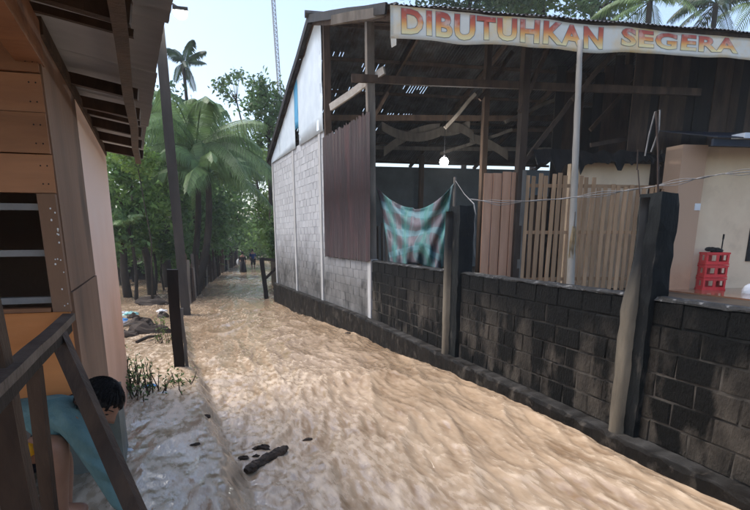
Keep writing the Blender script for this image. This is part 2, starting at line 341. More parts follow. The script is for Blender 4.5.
def block_mesh(lx, ly, lz, m, name):
    j = lambda s: random.uniform(-s, s); vs = []; bev = .012
    for k, (xo, ins) in enumerate(((lx, 0), (bev, 0), (0, bev))):
        for sy, sz in ((-1, -1), (1, -1), (1, 1), (-1, 1)):
            vs.append((xo+j(.003), sy*(ly/2-ins*.6)+j(.010), sz*(lz/2-ins*.6)+j(.008)))
    fs = [(8, 11, 10, 9)]
    for a in (0, 4):
        for k in range(4): fs.append((a+k, a+(k+1) % 4, a+4+(k+1) % 4, a+4+k))
    me = bpy.data.meshes.new(name); me.from_pydata(vs, [], [tuple(reversed(q)) for q in fs]); me.update(); me.materials.append(M[m]); return me
PIL = [(3.70, 3.94, 2.49), (7.26, 7.56, 2.57)]           # pillars: near y, far y, top z
full = [block_mesh(.10, .385, .188, 'block', 'block') for _ in range(6)]
for c in range(6):
    yy = .4-(.2 if c % 2 else 0)
    while yy < 11.45:
        y0, y1 = yy, yy+.4; yy += .4
        if y0 < .4: y0 = .4
        y1 = min(y1, 11.45)
        for p0, p1, _ in PIL:
            if y0 >= p0 and y1 <= p1: y0 = y1
            elif y0 < p0 < y1: y1 = p0
            elif y0 < p1 < y1: y0 = p1
        if y1-y0 < .06: continue
        o = bpy.data.objects.new('block', random.choice(full)); COL.objects.link(o); o.parent = bw
        o.location = (random.uniform(-.005, .004), (y0+y1)/2-6, .55+c*.2)
        o.scale = (1, (y1-y0)/.4, 1); o.rotation_euler = (random.uniform(-.008, .008), 0, random.uniform(-.004, .004))
def pillar(y0, y1, zt, parent, sx=.05, xr=.17):
    rows = []; N = 22
    ring = [(-sx, 0), (-sx-.005, .5), (-sx, 1), (.07, 1.02), (xr, 1), (xr+.005, .5), (xr, 0), (.05, -.02)]
    for i in range(N+1):
        z = .3+(zt-.3)*i/N; s = 1 if i < N else .9
        r = [(XW+(u*s)+random.uniform(-.006, .006), y0+(y1-y0)*(.5+(v-.5)*s)+random.uniform(-.008, .008), z+random.uniform(-.008, .008)) for u, v in ring]
        rows.append(r+[r[0]])
    a = MB(); a.grid(rows); c = len(ring)+1; a.f.append(tuple(N*c+k for k in range(c-1))); return a.build('pillar', 'pillar', parent)
p2 = pillar(*PIL[0], bw, xr=.13); p1 = pillar(*PIL[1], bw)
def cement_strip(y0, y1, z0, z1, tap=.01):
    rows = []; N = 18
    for i in range(N+1):
        z = z0+(z1-z0)*i/N; rr = []
        for k in range(7):
            t = k/6; kk = min(1, max(.55 if tap > .1 else 1, (z1-z)/tap)); rr.append((XW-.085*kk-.04*kk*math.sin(math.pi*t)+(0.12 if k in (0, 6) else 0)+random.uniform(-.005, .005), y0+(y1-y0)*t*(.45+.55*kk)+random.uniform(-.008, .008), z))
        rows.append(rr)
    a = MB(); a.grid([list(reversed(r)) for r in rows]); a.f.append(tuple(reversed(range(N*7, N*7+7)))); a.build('cement_strip', 'strip', bw, smooth=True)
cement_strip(3.80, 3.985, .38, 2.46, .9); cement_strip(7.46, 7.64, .40, 2.5)
rb = MB(); rb.tube([atX(658, 196, 3.68), atX(658, 150, 3.68), atX(656, 112, 3.68)], .008, 6); rb.build('rebar', 'rust', p2)
rb = MB(); rb.tube([atX(645, 156, 3.70), atX(649, 135, 3.70), atX(655, 112, 3.7), atX(660, 110, 3.7), atX(659, 130, 3.7), atX(651, 152, 3.7)], .006, 6); rb.build('tie_wire', 'wire', p2)
rb = MB(); rb.tube([atX(637, 170, 3.70), atX(638, 150, 3.70)], .006, 6); rb.tube([atX(640, 197, 3.70), atX(638, 170, 3.70)], .005, 6); rb.build('tie_wire', 'rust', p2)

# ================================================================== BIG OPEN SHED
W0, W1 = np.array([3.6, 11.5]), np.array([3.05, 21.8])       # lane-side wall line
wd = (W1-W0); WL = np.linalg.norm(wd); wd = wd/WL; wn = np.array([wd[1], -wd[0]])     # wn points into the shed (+X)
def wp(s, o, z): q = W0+wd*s+wn*o; return (q[0], q[1], z)   # s along the wall, o inwards
def onwall(x, y): return atP(x, y, (W0[0], W0[1], 0), (wn[0], wn[1], 0))
def s_of(x, y=237): q = onwall(x, y); return float(np.dot(q[:2]-W0, wd))
shed = thing('open_shed', (6, 15, YG), 'tall open-fronted shed with corrugated roof and pale block side wall', 'shed')
rough = [(float(W0[0]+wd[0]*s), float(W0[1]+wd[1]*s)) for s in np.arange(0, WL+.1, .15)]
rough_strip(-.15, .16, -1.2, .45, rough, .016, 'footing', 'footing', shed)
# courses of the lane-side wall: small in the picture, joined by tone
ZT = 4.8
pale, damp = MB(), MB(); core = MB()
def wbox(mb, s0, s1, o0, o1, z0, z1, jit=.004):
    vs = [wp(s, o, z) for z in (z0, z1) for s, o in ((s0, o0), (s1, o0), (s1, o1), (s0, o1))]
    vs = [tuple(c+random.uniform(-jit, jit) for c in p) for p in vs]
    mb.add(vs, [(0, 1, 2, 3), (7, 6, 5, 4), (4, 5, 1, 0), (5, 6, 2, 1), (6, 7, 3, 2), (7, 4, 0, 3)])
S1 = s_of(326)                                               # full-height wall starts here
wbox(core, 0, WL, .007, .11, .4, 1.66, 0); wbox(core, S1, WL, .008, .108, 1.66, ZT-.01, 0); core.build('mortar_core', 'pale_mortar', shed)
for c in range(22):
    z0 = .456+c*.1975; s = -(.2 if c % 2 else 0)
    while s < WL:
        a, e = max(s, 0), min(s+.39, WL); s += .4
        if c >= 6:
            if e <= S1: continue
            a = max(a, S1)
        if e-a < .05: continue
        mid = (a+e)/2; lim = 1.5+.5*noise2(np.array([mid*.7]), np.array([2.2]))[0]+(1.2 if mid < 2.6 else 0)
        wbox(pale, a+.004, e-.004, 0, .1, z0, z0+.190)
stuff(pale.build('pale_block_courses', 'pale_block', shed))
for s, z1 in ((.06, 1.7), (s_of(322), ZT), (s_of(296), ZT), (WL-.1, ZT)):
    a = MB(); wbox(a, s-.10, s+.10, -.028, .14, .42, z1, .006); a.build('column', 'column', shed)
# roof planes
E0, E1 = np.array([3.45, 10.08, 5.95]), np.array([14.5, 8.80, 5.95])
R0 = np.array([3.23, 15.5, 7.5]); R1 = R0+(E1-E0); B0 = np.array([2.92, 22.1, 4.92]); B1 = B0+(E1-E0)
ed = (E1-E0)/np.linalg.norm(E1-E0); EL = np.linalg.norm(E1-E0)
def sheet_mesh(down, width, pitch=.085, amp=.011, slits=None):
    """corrugated sheet along +X (width) and 'down' vector, one mesh shared by the copies"""
    L_ = np.linalg.norm(down); dn = down/L_; nr_ = np.cross(ed, dn); nr_ *= np.sign(nr_[2])
    k = int(round(width/pitch)); n_ = k*6; rows = []
    TS = np.linspace(0, 1, 5 if slits is None else 41)
    for t in TS:
        rows.append([tuple(ed*(i/n_*width)+dn*L_*t+nr_*(amp*math.cos(2*math.pi*i/6)-.012*math.sin(math.pi*t))) for i in range(n_+1)])
    a = thick(rows, -.003, nr_)
    if slits is not None:                                     # slits cut along the laps to make bright dashes of leaking light
        c_ = n_+1; kill = set()
        for b_ in slits:
            for q_ in range(k):
                if random.random() < .62:
                    for r_ in range(b_, b_+random.choice((1, 1, 2))): kill.add((r_, q_*6+2))
        def dead(f_):
            i0 = min(f_); i0 = i0 if i0 < len(TS)*c_ else None
            if len(f_) != 4: return False
            top = all(v_ < len(TS)*c_ for v_ in f_)
            ij = [(v_//c_, v_ % c_) if top else ((v_-len(TS)*c_)//c_, c_-1-(v_-len(TS)*c_) % c_) for v_ in f_]
            if not top and any(v_ < len(TS)*c_ for v_ in f_): return False
            return (min(i_[0] for i_ in ij), min(i_[1] for i_ in ij)) in kill
        a.f = [f_ for f_ in a.f if not dead(f_)]
    me = bpy.data.meshes.new('roof_sheet'); me.from_pydata(a.v, [], a.f); me.update(); me.materials.append(M['galv'])
    me.polygons.foreach_set('use_smooth', [True]*len(me.polygons)); return me
near_m = sheet_mesh((R0-E0), .87); back_m = sheet_mesh((B0-R0), .87)
holed = [sheet_mesh((B0-R0), .87, slits=sl_) for sl_ in ((8, 15, 21, 28), (7, 16, 22), (9, 15, 29), (21, 27), (14, 22))]
off = np.array(root_loc(shed))
for i in range(13):
    for me, base in ((near_m, E0), (holed[i] if i < 5 else back_m, R0)):
        o = bpy.data.objects.new('roof_sheet', me); COL.objects.link(o); o.parent = shed
        o.location = base+ed*(i*.85-.02)+np.array([0, random.uniform(-.05, .03), .012*(i % 2)])-off
rc = MB(); rc.tube([R0-ed*.1+[0, 0, .03], R1+[0, 0, .03]], .09, 8); rc.build('ridge_cap', 'galv', shed)
def shedbeam(a, b, w_, h_, m='old_wood', name='beam', j=.012): 
    q = MB(); q.beam(a, b, w_, h_, jit=j, n=5); return q.build(name, m, shed)
for t in (.02, .2, .4, .6, .8, .98):                          # purlins under both slopes
    for A, B_ in ((E0, R0), (R0, B0)):
        c = A+(B_-A)*t-np.array([0, 0, .065]); shedbeam(c, c+ed*EL, .06, .08, 'old_wood', 'purlin')
for u in (.15, 2.9, 5.4, 8.0, 10.6):                          # rafters
    for A, B_ in ((E0, R0), (R0, B0)):
        shedbeam(A+ed*u-[0, 0, .16], B_+ed*u-[0, 0, .16], .07, .12, 'old_wood', 'rafter')
for (A, B_) in ((E0, R0), (R0, B0)):                          # verge boards over the lane
    shedbeam(A-[.02, 0, .06], B_-[.02, 0, .06], .035, .17, 'black_wood', 'verge_board')
sb = onwall(330, 20)
shedbeam(atD(332, 21, 11.9), atD(397, 8, 10.9), .07, .16, 'grey_wood', 'rafter')
def post(bx, by, z0, z1, wdt, m='old_wood', lean=(0, 0), name='post'):
    return shedbeam((bx, by, z0), (bx+lean[0], by+lean[1], z1), wdt, wdt, m, name, .01)
q = wp(.1, .06, 0); post(q[0], q[1], 1.66, 6.25, .15, 'grey_wood', (-.05, 0))
q = wp(s_of(327), .08, 0); post(q[0], q[1], 1.66, 7.2, .16, 'old_wood')
q = wp(WL-.2, .2, 0); post(q[0], q[1], .9, 4.9, .14)
def frontY(X): return 11.45-.2*(X-3.7)
Q1 = atP(516, 237, (3.7, 11.45, 0), (.2, 1, 0)); post(Q1[0], Q1[1], YG, 6.15, .16, 'old_wood')
for px, d, zt in ((480, 16.2, 7.1), (612, 16.8, 7.0), (735, 17.2, 7.0), (555, 21.5, 5.0), (420, 21.3, 5.0)):
    q = atD(px, 237, d); post(q[0], q[1], YG, zt, .15)
# tie beams and braces
a = wp(.1, .05, 0); shedbeam((a[0]-.4, a[1], 5.15), tuple(atD(700, 93, 13.0)), .08, .14, 'old_wood', 'tie_beam')
shedbeam(atD(330, 118, 16.4), atD(700, 118, 18.5), .08, .14, 'old_wood', 'tie_beam')
shedbeam(atD(372, 133, 20), atD(700, 128, 21), .07, .11, 'old_wood', 'tie_beam')
shedbeam(atD(372, 148, 20.3), atD(560, 150, 20.8), .07, .12, 'grey_wood', 'tie_beam')
for x0, y0, x1, y1, d, m in ((515, 174, 572, 100, 12.6, 'old_wood'), (572, 100, 617, 48, 12.4, 'old_wood'), (520, 112, 549, 44, 12.3, 'old_wood'), (445, 128, 475, 94, 16, 'grey_wood'),
                       (480, 100, 512, 52, 15.5, 'old_wood'), (440, 154, 512, 130, 19, 'grey_wood'), (590, 130, 640, 75, 15, 'old_wood'), (372, 120, 388, 92, 16, 'old_wood'),
                       (505, 122, 565, 95, 17, 'grey_wood'), (640, 140, 745, 80, 14.2, 'old_wood'), (590, 145, 690, 128, 13.6, 'old_wood'), (660, 165, 745, 100, 14.5, 'old_wood')):
    shedbeam(atD(x0, y0, d), atD(x1, y1, d+.3), .06, .09, m, 'brace')
shedbeam(atD(331, 108, 13.0), atD(384, 70, 12.0), .05, .14, 'pale_wood', 'loose_board')
def bentboard(x0, y0, x1, y1, sag, d, hpx=9):
    a = MB(); rows = []
    for i in range(9):
        t = i/8; cx, cy = x0+(x1-x0)*t, y0+(y1-y0)*t+sag*4*t*(1-t)
        rows.append([tuple(atD(cx, cy-hpx/2, d)), tuple(atD(cx, cy+hpx/2, d))])
    thick(rows, .03, (0, 1, 0)).build('truss_board', 'grey_wood', shed)
bentboard(382, 126, 440, 132, 8, 18.8); bentboard(384, 152, 440, 128, -6, 18.9); bentboard(448, 128, 474, 137, -4, 18.7); bentboard(470, 138, 508, 156, -3, 18.8); bentboard(440, 131, 470, 124, 3, 18.8)
# walls inside: blue-grey rear wall, dark plank partition and right side wall
a = MB(); c0, c1 = B0+[.35, -.25, 0], B1+[0, -.25, 0]
a.box((0, 0, 0), (0, 0, 0)) if False else None
a.add([(c0[0], c0[1], .8), (c1[0], c1[1], .8), (c1[0], c1[1], 4.74), (c0[0], c0[1], 4.74), (c0[0], c0[1]+.12, .8), (c1[0], c1[1]+.12, .8), (c1[0], c1[1]+.12, 4.74), (c0[0], c0[1]+.12, 4.74)],
      [(0, 1, 2, 3), (5, 4, 7, 6), (3, 2, 6, 7), (4, 0, 3, 7), (1, 5, 6, 2)])
a.build('rear_wall', 'blue_wall', shed)
pa, pb = atD(492, 237, 15.2), atD(790, 237, 15.6)
pa[2] = YG; pb[2] = YG; NP = 34
for i in range(NP):
    t0, t1 = i/NP, (i+.99)/NP; h = 6.3+random.uniform(-.25, .3) if i > 5 else 3.2+random.uniform(-.1, .1)
    if i in (9, 21): h = 5.3
    q = MB(); A = pa+(pb-pa)*t0; B_ = pa+(pb-pa)*t1; dz = random.uniform(-.02, .02)
    q.add([(A[0], A[1]+dz, YG), (B_[0], B_[1]+dz, YG), (B_[0], B_[1]+dz, h), (A[0], A[1]+dz, h), (A[0], A[1]+dz+.025, YG), (B_[0], B_[1]+dz+.025, YG), (B_[0], B_[1]+dz+.025, h), (A[0], A[1]+dz+.025, h)],
          [(0, 1, 2, 3), (5, 4, 7, 6), (3, 2, 6, 7), (4, 0, 3, 7), (1, 5, 6, 2)])
    q.build('partition_plank', random.choice(['old_wood', 'black_wood', 'old_wood']), shed)
NP = 22                                                        # right-hand upper wall of dark boards above the house
pa, pb = np.array([9.6, 11.2, 0]), np.array([14.2, 10.3, 0])
for i in range(NP):
    t0, t1 = i/NP, (i+.995)/NP; A = pa+(pb-pa)*t0; B_ = pa+(pb-pa)*t1; dz = random.uniform(-.015, .015)
    q = MB(); z0, z1 = 4.05+random.uniform(-.1, .05), 6.1
    q.add([(A[0], A[1]+dz, z0), (B_[0], B_[1]+dz, z0), (B_[0], B_[1]+dz, z1), (A[0], A[1]+dz, z1), (A[0], A[1]+dz+.025, z0), (B_[0], B_[1]+dz+.025, z0), (B_[0], B_[1]+dz+.025, z1), (A[0], A[1]+dz+.025, z1)],
          [(0, 1, 2, 3), (5, 4, 7, 6), (3, 2, 6, 7), (4, 0, 3, 7), (1, 5, 6, 2), (0, 4, 5, 1)])
    q.build('gable_board', random.choice(['old_wood', 'old_wood', 'black_wood']), shed)
# maroon corrugated sheet on the lane side between the two posts
def wallsheet(xa, xb, ztop, zbot, o, m, name, pitch=.076):
    sa, sb_ = s_of(xa), s_of(xb); n_ = int(abs(sa-sb_)/pitch*4); rows = [[], [], []]
    for i in range(n_+1):
        s = sa+(sb_-sa)*i/n_; oo = o+.006*math.cos(i*math.pi/2)
        zt = ztop(i/n_)+.10*noise2(np.array([i*.21]), np.array([3.3]))[0]; zb = zbot+.05*noise2(np.array([i*.3]), np.array([7.3]))[0]
        for r_, z in zip(rows, (zb, (zt+zb)/2, zt)): r_.append(wp(s, oo, z))
    return thick(rows, .003, (wn[0], wn[1], 0)).build(name, m, shed, smooth=True)
wallsheet(327, 373, lambda t: 4.55-.0*t, 1.66, -.07, 'rust_sheet', 'maroon_sheet')
# pale tarpaulin filling the gable: four pieces with torn seams
def gz(s):                                                    # roof underside above the wall line
    Yv = W0[1]+wd[1]*s; return 7.5-(Yv-15.5)*(2.58/6.6)-.20 if Yv > 15.5 else 7.5-(15.5-Yv)*.286-.2
M['tarp'] = mat('pale_tarp', (.62, .70, .76), (.52, .6, .67), 2.2, .5, .25, 5, trans=.15)
M['tarp_blue'] = mat('blue_tarp', (.07, .3, .5), (.06, .24, .42), 3, .5, .2)
for s0, s1, m in ((S1-.05, s_of(303), 'tarp'), (s_of(303), s_of(299.5), 'tarp_blue'), (s_of(299.5), s_of(284), 'tarp'), (s_of(284), WL, 'tarp')):
    rows = []
    for i in range(9):
        s = s0+.01+(s1-s0-.02)*i/8; zt = max(gz(s), ZT+.05); zb = ZT-.06
        if m == 'tarp_blue': zb = 5.25
        rows.append([wp(s, -.035+.02*noise2(np.array([s*2.1]), np.array([k*.8]))[0], zb+(zt-zb)*k/6) for k in range(7)])
    thick(rows, .004, (wn[0], wn[1], 0)).build('tarpaulin_panel', m, shed, smooth=True)
# bamboo prop under the eave
q0, q1 = atZ(569.5, 291, YG), None
bpole = MB(); base = np.array([8.0, 10.25, YG]); base = atP(570, 292, (0, 9.75, 0), (.12, 1, 0)); top = atP(580, 46, (0, 10.35, 0), (.12, 1, 0))
pts = [tuple(base+(top-base)*t) for t in np.linspace(-.05, 1.02, 16)]
bpole.tube(pts, [.075-.028*t+(.006 if i % 2 else 0) for i, t in enumerate(np.linspace(0, 1, 16))], 10)
tag(bpole.build('bamboo_prop', 'bamboo', None, True), 'tall pale grey bamboo pole propping the shed eave in front of the picket fence', 'pole')
br = MB(); bq = base+(top-base)*.12
rows = []
hub = np.array(atP(574, 228, (0, 9.62, 0), (.12, 1, 0)))
brt = thing('hanging_broom', tuple(hub), 'straw broom hanging upside down on the bamboo pole', 'broom')
h = MB(); h.tube([hub, hub+[.0, 0, .28]], .012, 6); h.build('handle', 'grey_wood', brt)
h = MB()
for k in range(26):
    t = random.uniform(-1, 1); h.tube([hub+[t*.03, 0, .03], hub+[t*.08, random.uniform(-.04, .03), -.25], hub+[t*.1, random.uniform(-.05, .03), -.5+random.uniform(-.06, .06)]], [.006, .007, .003], 4)
h.build('bristles', mat('straw', (.33, .24, .13), (.22, .15, .08), 9, .8, .2), brt)

# banner along the front eave
ban = thing('banner', tuple((E0+ed*3-[0, .1, 0])), 'long faded vinyl banner with red lettering hung along the shed eave', 'banner')
bn = np.array([ed[1], -ed[0], 0])                                 # towards the camera
def banpt(u, v, o=0.):                                            # u metres along the eave, v 0 bottom..1 top
    hgt = np.interp(u, [0, 3, 7, 11], [.50, .47, .36, .34]); sag = .012*math.sin(u*2.1)+.008*math.sin(u*5.3+1)
    zt = 5.89-.012*u+.01*math.sin(u*3.1)
    p = E0+ed*(u+.02)+bn*(.10+.015*math.sin(u*4.3+v*2)+.008*math.sin(u*9+v)+.05*(1-v)+o); p = p.copy(); p[2] = zt-(hgt+sag)*(1-v); return tuple(p)
rows = [[banpt(u, v) for v in np.linspace(0, 1, 7)] for u in np.linspace(.0, 10.4, 150)]
M['banner'] = mat('banner_vinyl', (.66, .63, .55), (.58, .57, .52), 1.3, .5, .1, c3=(.74, .5, .2), c3scale=1.3, c3lo=.46, c3hi=.68)
thick(rows, .003, (0, 1, 0)).build('vinyl_sheet', 'banner', ban, True)
tip = MB(); tip.grid([[banpt(0, .1), banpt(.1, .05)], [tuple(np.array(banpt(0.02, 0))-[0, 0, .14]), tuple(np.array(banpt(.1, 0))-[0, 0, .1])]]); 
tip = thick([[banpt(0, .1), banpt(.1, .05)], [tuple(np.array(banpt(0.02, 0))-[0, 0, .14]), tuple(np.array(banpt(.1, 0))-[0, 0, .1])]], .004, (0, 1, 0)); tip.build('torn_corner', 'banner', ban)
def lettermat():
    m = bpy.data.materials.new('banner_letters'); m.use_nodes = True; n = m.node_tree.nodes; L = m.node_tree.links.new; b = n['Principled BSDF']
    a = n.new('ShaderNodeAttribute'); a.attribute_name = 'hv'; cr = n.new('ShaderNodeValToRGB'); L(a.outputs['Fac'], cr.inputs[0])
    e = cr.color_ramp.elements; e[0].position = .1; e[0].color = (.74, .62, .32, 1); e[1].position = .9; e[1].color = (.36, .055, .03, 1)
    k = e.new(.4); k.color = (.74, .36, .09, 1); k = e.new(.62); k.color = (.55, .12, .045, 1)
    geo = n.new('ShaderNodeNewGeometry'); t = n.new('ShaderNodeTexNoise'); t.inputs['Scale'].default_value = 5; t.inputs['Detail'].default_value = 6; L(geo.outputs['Position'], t.inputs['Vector'])
    r = n.new('ShaderNodeMapRange'); r.inputs[1].default_value = .52; r.inputs[2].default_value = .7; r.inputs[4].default_value = .55; L(t.outputs['Fac'], r.inputs[0])
    x = n.new('ShaderNodeMix'); x.data_type = 'RGBA'; L(r.outputs[0], x.inputs[0]); L(cr.outputs[0], x.inputs[6]); x.inputs[7].default_value = (.66, .6, .5, 1)
    L(x.outputs[2], b.inputs['Base Color']); b.inputs['Roughness'].default_value = .55; return m
LM = lettermat(); M['outline'] = mat('letter_outline', (.16, .15, .14), (.22, .21, .2), 6, .6, 0)
def word(txt, u0, u1, v0, v1):
    for nm, ofs, out, m in (('letter_outline', .050, .003, M['outline']), ('lettering', .034, .006, LM)):
        cu = bpy.data.curves.new('t', 'FONT'); cu.body = txt; cu.offset = ofs; cu.space_character = 1.1; cu.resolution_u = 3
        ob = bpy.data.objects.new('t', cu); COL.objects.link(ob); dg = bpy.context.evaluated_depsgraph_get()
        me = bpy.data.meshes.new_from_object(ob.evaluated_get(dg)); bpy.data.objects.remove(ob); bpy.data.curves.remove(cu)
        import bmesh
        bm = bmesh.new(); bm.from_mesh(me); bmesh.ops.triangulate(bm, faces=bm.faces); bmesh.ops.subdivide_edges(bm, edges=[e for e in bm.edges if e.calc_length() > .12], cuts=2, use_grid_fill=False)
        bmesh.ops.triangulate(bm, faces=bm.faces); bm.to_mesh(me); bm.free()
        co = np.array([v.co[:] for v in me.vertices])
        if nm == 'letter_outline': ext[txt] = (co[:, 0].min(), co[:, 0].max(), co[:, 1].min(), co[:, 1].max())
        xa, xb, ya, yb = ext[txt]; U = u0+(co[:, 0]-xa)/(xb-xa)*(u1-u0); V = v0+(co[:, 1]-ya)/(yb-ya)*(v1-v0)
        P = np.array([banpt(a_, c_, out) for a_, c_ in zip(U, V)])-np.array(root_loc(ban)); me.vertices.foreach_set('co', P.astype(np.float32).ravel())
        me.materials.clear(); me.materials.append(m)
        hv = me.attributes.new('hv', 'FLOAT', 'POINT'); hv.data.foreach_set('value', ((V-v0)/(v1-v0)).astype(np.float32)); me.update()
        o = bpy.data.objects.new(nm, me); COL.objects.link(o); o.parent = ban
ext = {}
word('DIBUTUHKAN', .18, 3.95, .12, .95); word('SEGERA', 4.28, 6.8, .22, .95)

# bulb in the shed
bl = atD(444, 162, 15.6); bt = thing('hanging_bulb', tuple(bl), 'glowing white bulb hanging inside the dark shed', 'light bulb')
a = MB(); rows = []
for i in range(17):
    t = math.pi*i/16; rr = .11*math.sin(t)+.001; rows.append([(bl[0]+rr*math.cos(k*math.pi/12), bl[1]+rr*math.sin(k*math.pi/12), bl[2]+.12*math.cos(t)) for k in range(25)])
a.grid(rows); a.build('glass_globe', 'bulb', bt, True)
a = MB(); a.tube([bl+[0, 0, .08], bl+[0, 0, .17]], .03, 8); a.build('socket', 'blk', bt)
a = MB(); a.tube([bl+[0, 0, .16], bl+[.02, 0, 1.9]], .006, 5); a.build('cord', 'blk', bt)
pl = bpy.data.lights.new('bulb_light', 'POINT'); pl.energy = 90; pl.color = (1, .96, .9); pl.shadow_soft_size = .1
po = bpy.data.objects.new('bulb_light', pl); COL.objects.link(po); po.location = bl-np.array([0, .2, .05])

# ------------------------------------------------------------------ picket fence, board door
pf = thing('picket_fence', tuple(atP(580, 290, (3.7, 11.45, 0), (.2, 1, 0))), 'tall weathered picket fence standing across the shed front', 'fence')
def fp(px, z, o=0.): 
    q = atP(px, 237, (3.7, 11.45, 0), (.2, 1, 0)); return (q[0], q[1]+o, z)
k = 0; px = 522.
while px < 672:
    wpx = random.uniform(3.9, 4.5); A, B_ = fp(px, 0), fp(px+wpx, 0); zt = 3.42+random.uniform(-.07, .05)-(.0 if px < 588 else .2); tilt = random.uniform(-.03, .03)
    q = MB(); q.beam(((A[0]+B_[0])/2, (A[1]+B_[1])/2, YG), ((A[0]+B_[0])/2+tilt, (A[1]+B_[1])/2, zt), B_[0]-A[0], .022, up=(0, 1, 0), n=2, jit=.004); q.build('picket', 'picket', pf)
    px += wpx+random.uniform(1.9, 2.6)
for z in (1.25, 2.25, 3.2):
    q = MB(); q.beam(fp(517, z, .04), fp(674, z, .04), .035, .07, n=4, jit=.006); q.build('rail', 'picket', pf)
dr = thing('board_door', fp(500, YG), 'closed door of wide warm brown boards beside the picket fence', 'door')
for i in range(4):
    A, B_ = fp(481+i*9.2, 0), fp(481+i*9.2+8.8, 0); q = MB(); z1 = 3.45+random.uniform(-.02, .02)
    q.beam(((A[0]+B_[0])/2, (A[1]+B_[1])/2, YG), ((A[0]+B_[0])/2, (A[1]+B_[1])/2, z1), B_[0]-A[0], .03, up=(0, 1, 0), n=2, jit=.002); q.build('board', 'door_wood', dr)
gp = MB(); gp.beam(fp(519, YG, -.02), fp(519, 3.5, -.02), .10, .10, up=(0, 1, 0), n=4, jit=.006); gp.build('door_post', 'grey_wood', dr)
# rough upright planks left of the hanging cloth, standing on the wall inside
lp = thing('plank_screen', wp(.6, .5, YG), 'short screen of rough upright planks behind the hanging cloth', 'screen')
for i in range(5):
    A = atX(374+i*4.2, 240, 3.95); q = MB(); q.beam((A[0], A[1], YG), (A[0], A[1], 2.35+random.uniform(-.05, .1)), .13, .025, up=(1, 0, 0), n=2, jit=.01); q.build('plank', random.choice(['old_wood', 'grey_wood']), lp)

# ------------------------------------------------------------------ hanging checked cloth
def clothmat():
    m = bpy.data.materials.new('checked_cloth'); m.use_nodes = True; n = m.node_tree.nodes; L = m.node_tree.links.new; b = n['Principled BSDF']
    uv = n.new('ShaderNodeAttribute'); uv.attribute_name = 'cuv'; sp = n.new('ShaderNodeSeparateXYZ'); L(uv.outputs['Vector'], sp.inputs[0])
    def band(src, fr, ph, lo):
        a = n.new('ShaderNodeMath'); a.operation = 'MULTIPLY_ADD'; a.inputs[1].default_value = fr; a.inputs[2].default_value = ph; L(src, a.inputs[0])
        s = n.new('ShaderNodeMath'); s.operation = 'SINE'; L(a.outputs[0], s.inputs[0])
        r = n.new('ShaderNodeMapRange'); r.inputs[1].default_value = lo; r.inputs[2].default_value = lo+.15; L(s.outputs[0], r.inputs[0]); return r.outputs[0]
    def mix(f, a, c, fac=1.):
        x = n.new('ShaderNodeMix'); x.data_type = 'RGBA'
        mu = n.new('ShaderNodeMath'); mu.operation = 'MULTIPLY'; mu.inputs[1].default_value = fac; L(f, mu.inputs[0]); L(mu.outputs[0], x.inputs[0])
        for k, q in ((6, a), (7, c)):
            if isinstance(q, tuple): x.inputs[k].default_value = (*q, 1)
            else: L(q, x.inputs[k])
        return x.outputs[2]
    c = mix(band(sp.outputs['X'], 26, .3, .1), (.018, .095, .10), (.085, .05, .065), .7)
    c = mix(band(sp.outputs['Y'], 20, .8, .15), c, (.085, .05, .065), .35)
    c = mix(band(sp.outputs['Y'], 20, 3.6, .55), c, (.08, .20, .23), .55)
    c = mix(band(sp.outputs['X'], 26, 3.4, .75), c, (.022, .13, .11), .7)
    c = mix(band(sp.outputs['X'], 78, 0, .8), c, (.13, .2, .22), .3)
    L(c, b.inputs['Base Color']); b.inputs['Roughness'].default_value = .7
    geo = n.new('ShaderNodeNewGeometry'); t = n.new('ShaderNodeTexNoise'); t.inputs['Scale'].default_value = 9; t.inputs['Detail'].default_value = 5; L(geo.outputs['Position'], t.inputs['Vector'])
    bp = n.new('ShaderNodeBump'); bp.inputs['Strength'].default_value = .4; bp.inputs['Distance'].default_value = .04; L(t.outputs['Fac'], bp.inputs['Height']); L(bp.outputs[0], b.inputs['Normal']); return m
cl = atX(376, 186, 3.78); cr_ = atX(454, 184, 3.85)
NU, NV = 44, 30; V = np.zeros((NU+1, NV+1, 3)); UVc = np.zeros((NU+1, NV+1, 3))
for i in range(NU+1):
    u = i/NU
    for j in range(NV+1):
        v = j/NV                                   # 0 top .. 1 bottom
        ytop = 186+ (183-186)*u + 31*4*u*(1-u)*(.75 if u < .5 else .8)*1.0
        xb = 390+(442-390)*u; xt = 376+(454-376)*u; yb = 262+6*u+2*math.sin(u*9)
        xx = xt+(xb-xt)*v**.8; yy = ytop+(yb-ytop)*v
        depth = 3.82+.055*math.sin(6.28*2.3*(v+.55*(2*u-1)**2)+.6)*1.5*max(0, 1-1.1*v)*math.sin(math.pi*u)**.5+.03*math.sin(u*21-v*5+2*math.sin(v*4))*(.2+v)+.10*math.sin(v*5.2-3.5*abs(u-.5)+.5)*(1-v)*math.sin(math.pi*u)-.12*math.sin(math.pi*u)*math.sin(math.pi*v*.8)+.03*math.sin(u*33+v*7)*v
        V[i, j] = atX(xx, yy, depth); wv_ = noise2(np.array([u*3.1]), np.array([v*2.6]))[0]; UVc[i, j] = (u*1.0+.16*v*math.sin(u*5)+.10*wv_+.18*(v-.4)*(u-.5), v*.95+.5*u*(1-u)+.12*noise2(np.array([u*2.6+9]), np.array([v*3.]))[0], 0)
idx = np.arange((NU+1)*(NV+1)).reshape(NU+1, NV+1)
Q = np.stack([idx[:-1, :-1], idx[1:, :-1], idx[1:, 1:], idx[:-1, 1:]], -1).reshape(-1, 4)
co = mesh_np('hanging_cloth', V, Q, clothmat(), smooth=True); at_ = co.data.attributes.new('cuv', 'FLOAT_VECTOR', 'POINT'); at_.data.foreach_set('vector', UVc.astype(np.float32).ravel())
